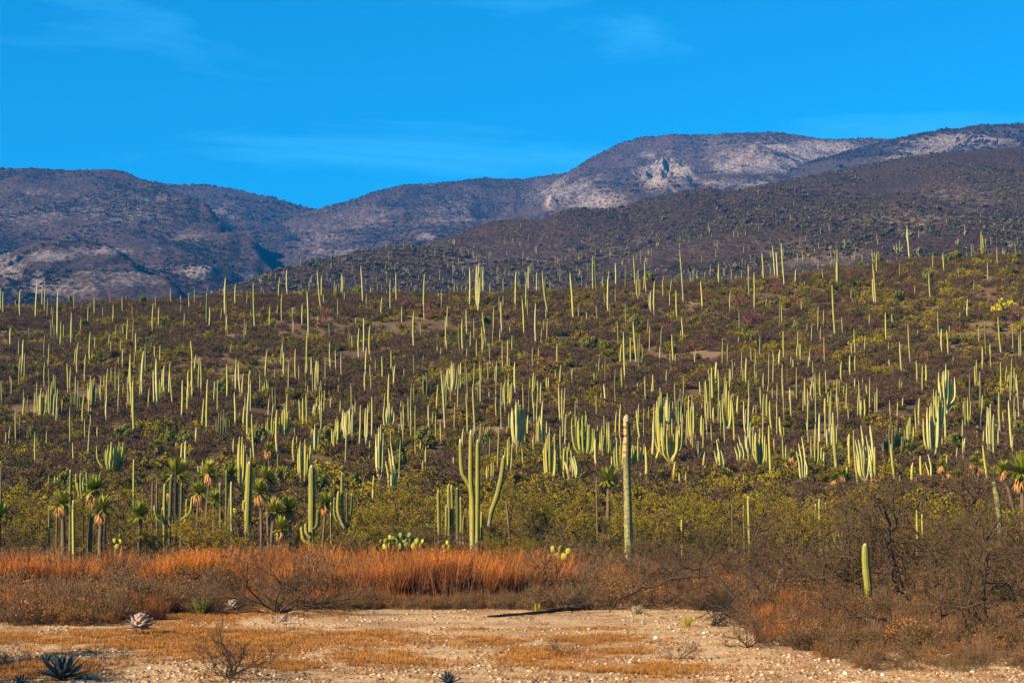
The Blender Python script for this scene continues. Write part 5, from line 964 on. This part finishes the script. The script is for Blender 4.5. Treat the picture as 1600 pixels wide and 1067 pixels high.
# ------------------------------------------------------------------ grass, gravel, low dry brush (uncountable)
def clump(seed, n, H, rad, w, spread, bend=.25, heads=0):
    r = np.random.default_rng(seed); mb = MB(); th = r.uniform(0, 6.28, n); b0 = np.stack([np.cos(th), np.sin(th), th * 0], 1) * (rad * np.sqrt(r.random(n)))[:, None]; d = np.stack([np.cos(th) * spread * r.random(n), np.sin(th) * spread * r.random(n), np.ones(n)], 1) + r.normal(0, spread * .35, (n, 3)) * (1, 1, 0)
    Ln = (H * r.uniform(.6, 1.1, n))[:, None]; d /= np.linalg.norm(d, axis=1, keepdims=True); o = r.normal(0, bend, (n, 3)) * (1, 1, 0) * Ln; p1 = b0 + d * Ln * .5 + o * .2; p2 = b0 + d * Ln + o * .8
    a = r.uniform(0, 3.14, n); S = np.stack([np.cos(a), np.sin(a), a * 0], 1) * w
    V = np.stack([b0 - S, b0 + S, p1 + S * .8, p1 - S * .8, p2], 1); i = np.arange(n)[:, None] * 5; h = np.stack([Ln[:, 0] * 0, Ln[:, 0] * 0, p1[:, 2] / H, p1[:, 2] / H, p2[:, 2] / H], 1).ravel()
    mb.add(V, Q=i + np.array([[0, 1, 2, 3]]), T=i + np.array([[3, 2, 4]]), h=h)
    if heads:
        k = r.integers(0, n, heads); f = r.uniform(.45, 1, heads)[:, None]; P = p1[k] + (p2[k] - p1[k]) * f + r.normal(0, .03 * H, (heads, 3)); leaves(mb, P, r, w * 1.3, 0, .95, .5)
        mb.h[-1] = np.repeat(np.clip(P[:, 2] / H, 0, 1.0), 4)
    return mb
n = 5400; px_ = rng.uniform(-330, 900, n); D_ = np.where(rng.random(n) < .5, 63 + rng.random(n) * 5, rng.uniform(63, 84, n)); front = np.interp(px_, [-330, 200, 300, 480, 700, 850, 900], [66, 66, 66, 63.5, 62.5, 64, 70])
D_ = np.maximum(D_, front + rng.random(n) * 3); X = (px_ - CX) / FPX * D_; Z = ground_z(X, D_); k = rng.random(n) < np.clip((960 - px_) / 260, .04, 1) * np.clip(.35 + 1.4 * fbm(X / 5, D_ / 5, 3, 5), 0, 1); X, D_, Z = X[k], D_[k], Z[k]; n = len(X)
scatter('orange_grass', [clump(500 + i, 46, 1.2, .28, .011, .30, heads=150) for i in range(4)], [M['grass_orange']], np.stack([X, D_, Z], 1), rng.integers(0, 4, n), rng.uniform(0, 6.28, n), rng.uniform(.5, 1.15, n) * np.interp(fbm(X / 2.2, D_ / 3, 3, 8), [.32, .68], [.6, 1.3]), np.repeat(rng.random((n, 1)) ** 2, 3, 1), label='tall orange dry grass in a belt behind the flat', cat='grass')
# orange bits on the right, grey-brown low brush in front of the grass and under the thicket
def brush(name, protos, mats, boxes, label, seed, tints, smin, smax):
    r = np.random.default_rng(seed); P = []; SC = []
    for (x0, x1, d0, d1, n, *sf) in boxes:
        SC.append(r.uniform(smin, smax, n) * (sf[0] if sf else 1) * np.where(r.random(n) < .2, 1.35, 1))
        a = r.uniform(x0, x1, n); d = r.uniform(d0, d1, n); X = (a - CX) / FPX * d; P.append(np.stack([X, d, ground_z(X, d) - .03], 1))
    P = np.concatenate(P); n = len(P); t = np.array(tints)[r.integers(0, len(tints), n)] * r.uniform(.7, 1.2, (n, 1))
    scatter(name, protos, mats, P, r.integers(0, len(protos), n), r.uniform(0, 6.28, n), np.concatenate(SC), t, label=label, cat='brush')
lowb = [bush(600 + i, .75, 0, .010, 12, ((7, .6, .5), (5, .5, .5)), up=.85, h=1.0, rr=.012) for i in range(3)] + [bush(610 + i, .75, 500, .009, 11, ((6, .6, .5), (4, .5, .5)), up=.8, h=1.0, lsz=.03, rr=.012) for i in range(2)]
brush('dry_brush', lowb, [M['twig_grey'], M['tint_leaf']], [(-40, 200, 52.5, 60, 200, .85), (-40, 330, 57.5, 66, 330, .95), (250, 480, 60, 65, 90, .7), (460, 860, 60.6, 63, 330, .55), (-40, 850, 64, 80, 420, 1.4), (830, 1180, 60, 84, 520), (1150, 1650, 52, 84, 700), (1170, 1640, 47, 54, 160, .8), (1225, 1640, 43, 47, 170, .75), (1270, 1640, 40, 43, 70, .5), (-60, 1650, 82, 92, 500), (-450, -60, 56, 122, 700), (1650, 2050, 46, 122, 1300), (1330, 1640, 38.3, 40.5, 60, .4)], 'low grey brown dry brush along the grass and under the thicket', 61, [(.22, .085, .02), (.10, .065, .015), (.18, .08, .02), (.08, .06, .012), (.30, .11, .02)], .5, 1.05)
brush('orange_brush', [clump(520 + i, 60, .8, .25, .008, .4, heads=90) for i in range(2)], [M['grass_orange']], [(1200, 1300, 55.5, 60, 60), (1180, 1330, 50, 56, 40), (1500, 1600, 70, 76, 50), (860, 1150, 66, 80, 160), (1400, 1460, 62, 70, 30), (-40, 260, 54, 62, 260, .9), (240, 840, 61.5, 64, 90, .7), (1180, 1500, 44, 52, 60, .7)], 'patches of orange grass at the left of the right thicket', 62, [(.2, .2, .2)], .6, 1.0)
# short golden grass on the flat
n = 46000; px_ = rng.uniform(-120, 1700, n); D_ = 1 / rng.uniform(1 / 62, 1 / 34.8, n); X = (px_ - CX) / FPX * D_; Z = ground_z(X, D_); g = grassmask(X, D_, Z); nn = fbm(X / 1.2, D_ / 2.5, 4, 15)
k = rng.random(n) < np.clip(g * 1.3 * np.clip((nn - .35) * 6, 0, 1) + .02 + .22 * (D_ > 56) * (px_ < 560), 0, 1); X, D_, Z, nn = X[k], D_[k], Z[k], nn[k]; n = len(X)
scatter('golden_grass', [clump(540 + i, 32, .105, .16, .0045, 1.1) for i in range(3)], [M['grass_gold']], np.stack([X, D_, Z], 1), rng.integers(0, 3, n), rng.uniform(0, 6.28, n), rng.uniform(.5, 1.25, n), np.repeat(rng.random((n, 1)), 3, 1), label='short golden dry grass in patches on the gravel flat', cat='grass')
def pebble(seed):
    V, T, Qd, tm, qm, h = None, None, None, None, None, None; r = np.random.default_rng(seed); n, k = 6, 4; P = []
    for i in range(k + 1):
        for j in range(n):
            ph = math.pi * i / k; a = 2 * math.pi * j / n; P.append(np.array([math.sin(ph) * math.cos(a), math.sin(ph) * math.sin(a) * .8, math.cos(ph) * .65]) * r.uniform(.8, 1.2))
    mb = MB(); mb.add(P, Q=[(i * n + j, (i + 1) * n + j, (i + 1) * n + (j + 1) % n, i * n + (j + 1) % n) for i in range(k) for j in range(n)]); return mb
n = 52000; px_ = rng.uniform(-350, 2000, n); D_ = 1 / rng.uniform(1 / 63, 1 / 34, n); X = (px_ - CX) / FPX * D_; Z = ground_z(X, D_); g = grassmask(X, D_, Z); nn = fbm(X / .9, D_ / 1.5, 3, 19)
k = rng.random(n) < np.clip(.25 + (nn - .4) * 4 - g * .4, .06, 1); X, D_, Z = X[k], D_[k], Z[k]; n = len(X); pc = np.array([(.38, .25, .15), (.26, .15, .085), (.15, .085, .045), (.42, .30, .20), (.30, .18, .10)])
scatter('gravel', [pebble(i) for i in range(4)], [M['tint_leaf']], np.stack([X, D_, Z], 1), rng.integers(0, 4, n), rng.uniform(0, 6.28, n), .010 + .06 * rng.random(n) ** 5, pc[rng.integers(0, 5, n)], label='gravel and small stones strewn over the bare flat', cat='gravel')

# ------------------------------------------------------------------ air: a closed box of thin haze round camera and scene
hm = bpy.data.materials.new('haze'); hm.use_nodes = True; t = hm.node_tree; t.nodes.clear(); pv = N(t, 'ShaderNodeVolumePrincipled'); ho = N(t, 'ShaderNodeOutputMaterial')
pv.inputs['Color'].default_value = (.01, .33, 1, 1); pv.inputs['Density'].default_value = .00008; pv.inputs['Anisotropy'].default_value = .0; t.links.new(pv.outputs[0], ho.inputs['Volume'])
x0, x1, y0, y1, z0, z1 = -9500, 9500, -80, 9100, -6, 1100
V = [(x, y, z) for z in (z0, z1) for y in (y0, y1) for x in (x0, x1)]
link('haze', mesh('haze', V, np.array([(0, 2, 3, 1), (4, 5, 7, 6), (0, 1, 5, 4), (2, 6, 7, 3), (0, 4, 6, 2), (1, 3, 7, 5)]), [hm]), kind='stuff')
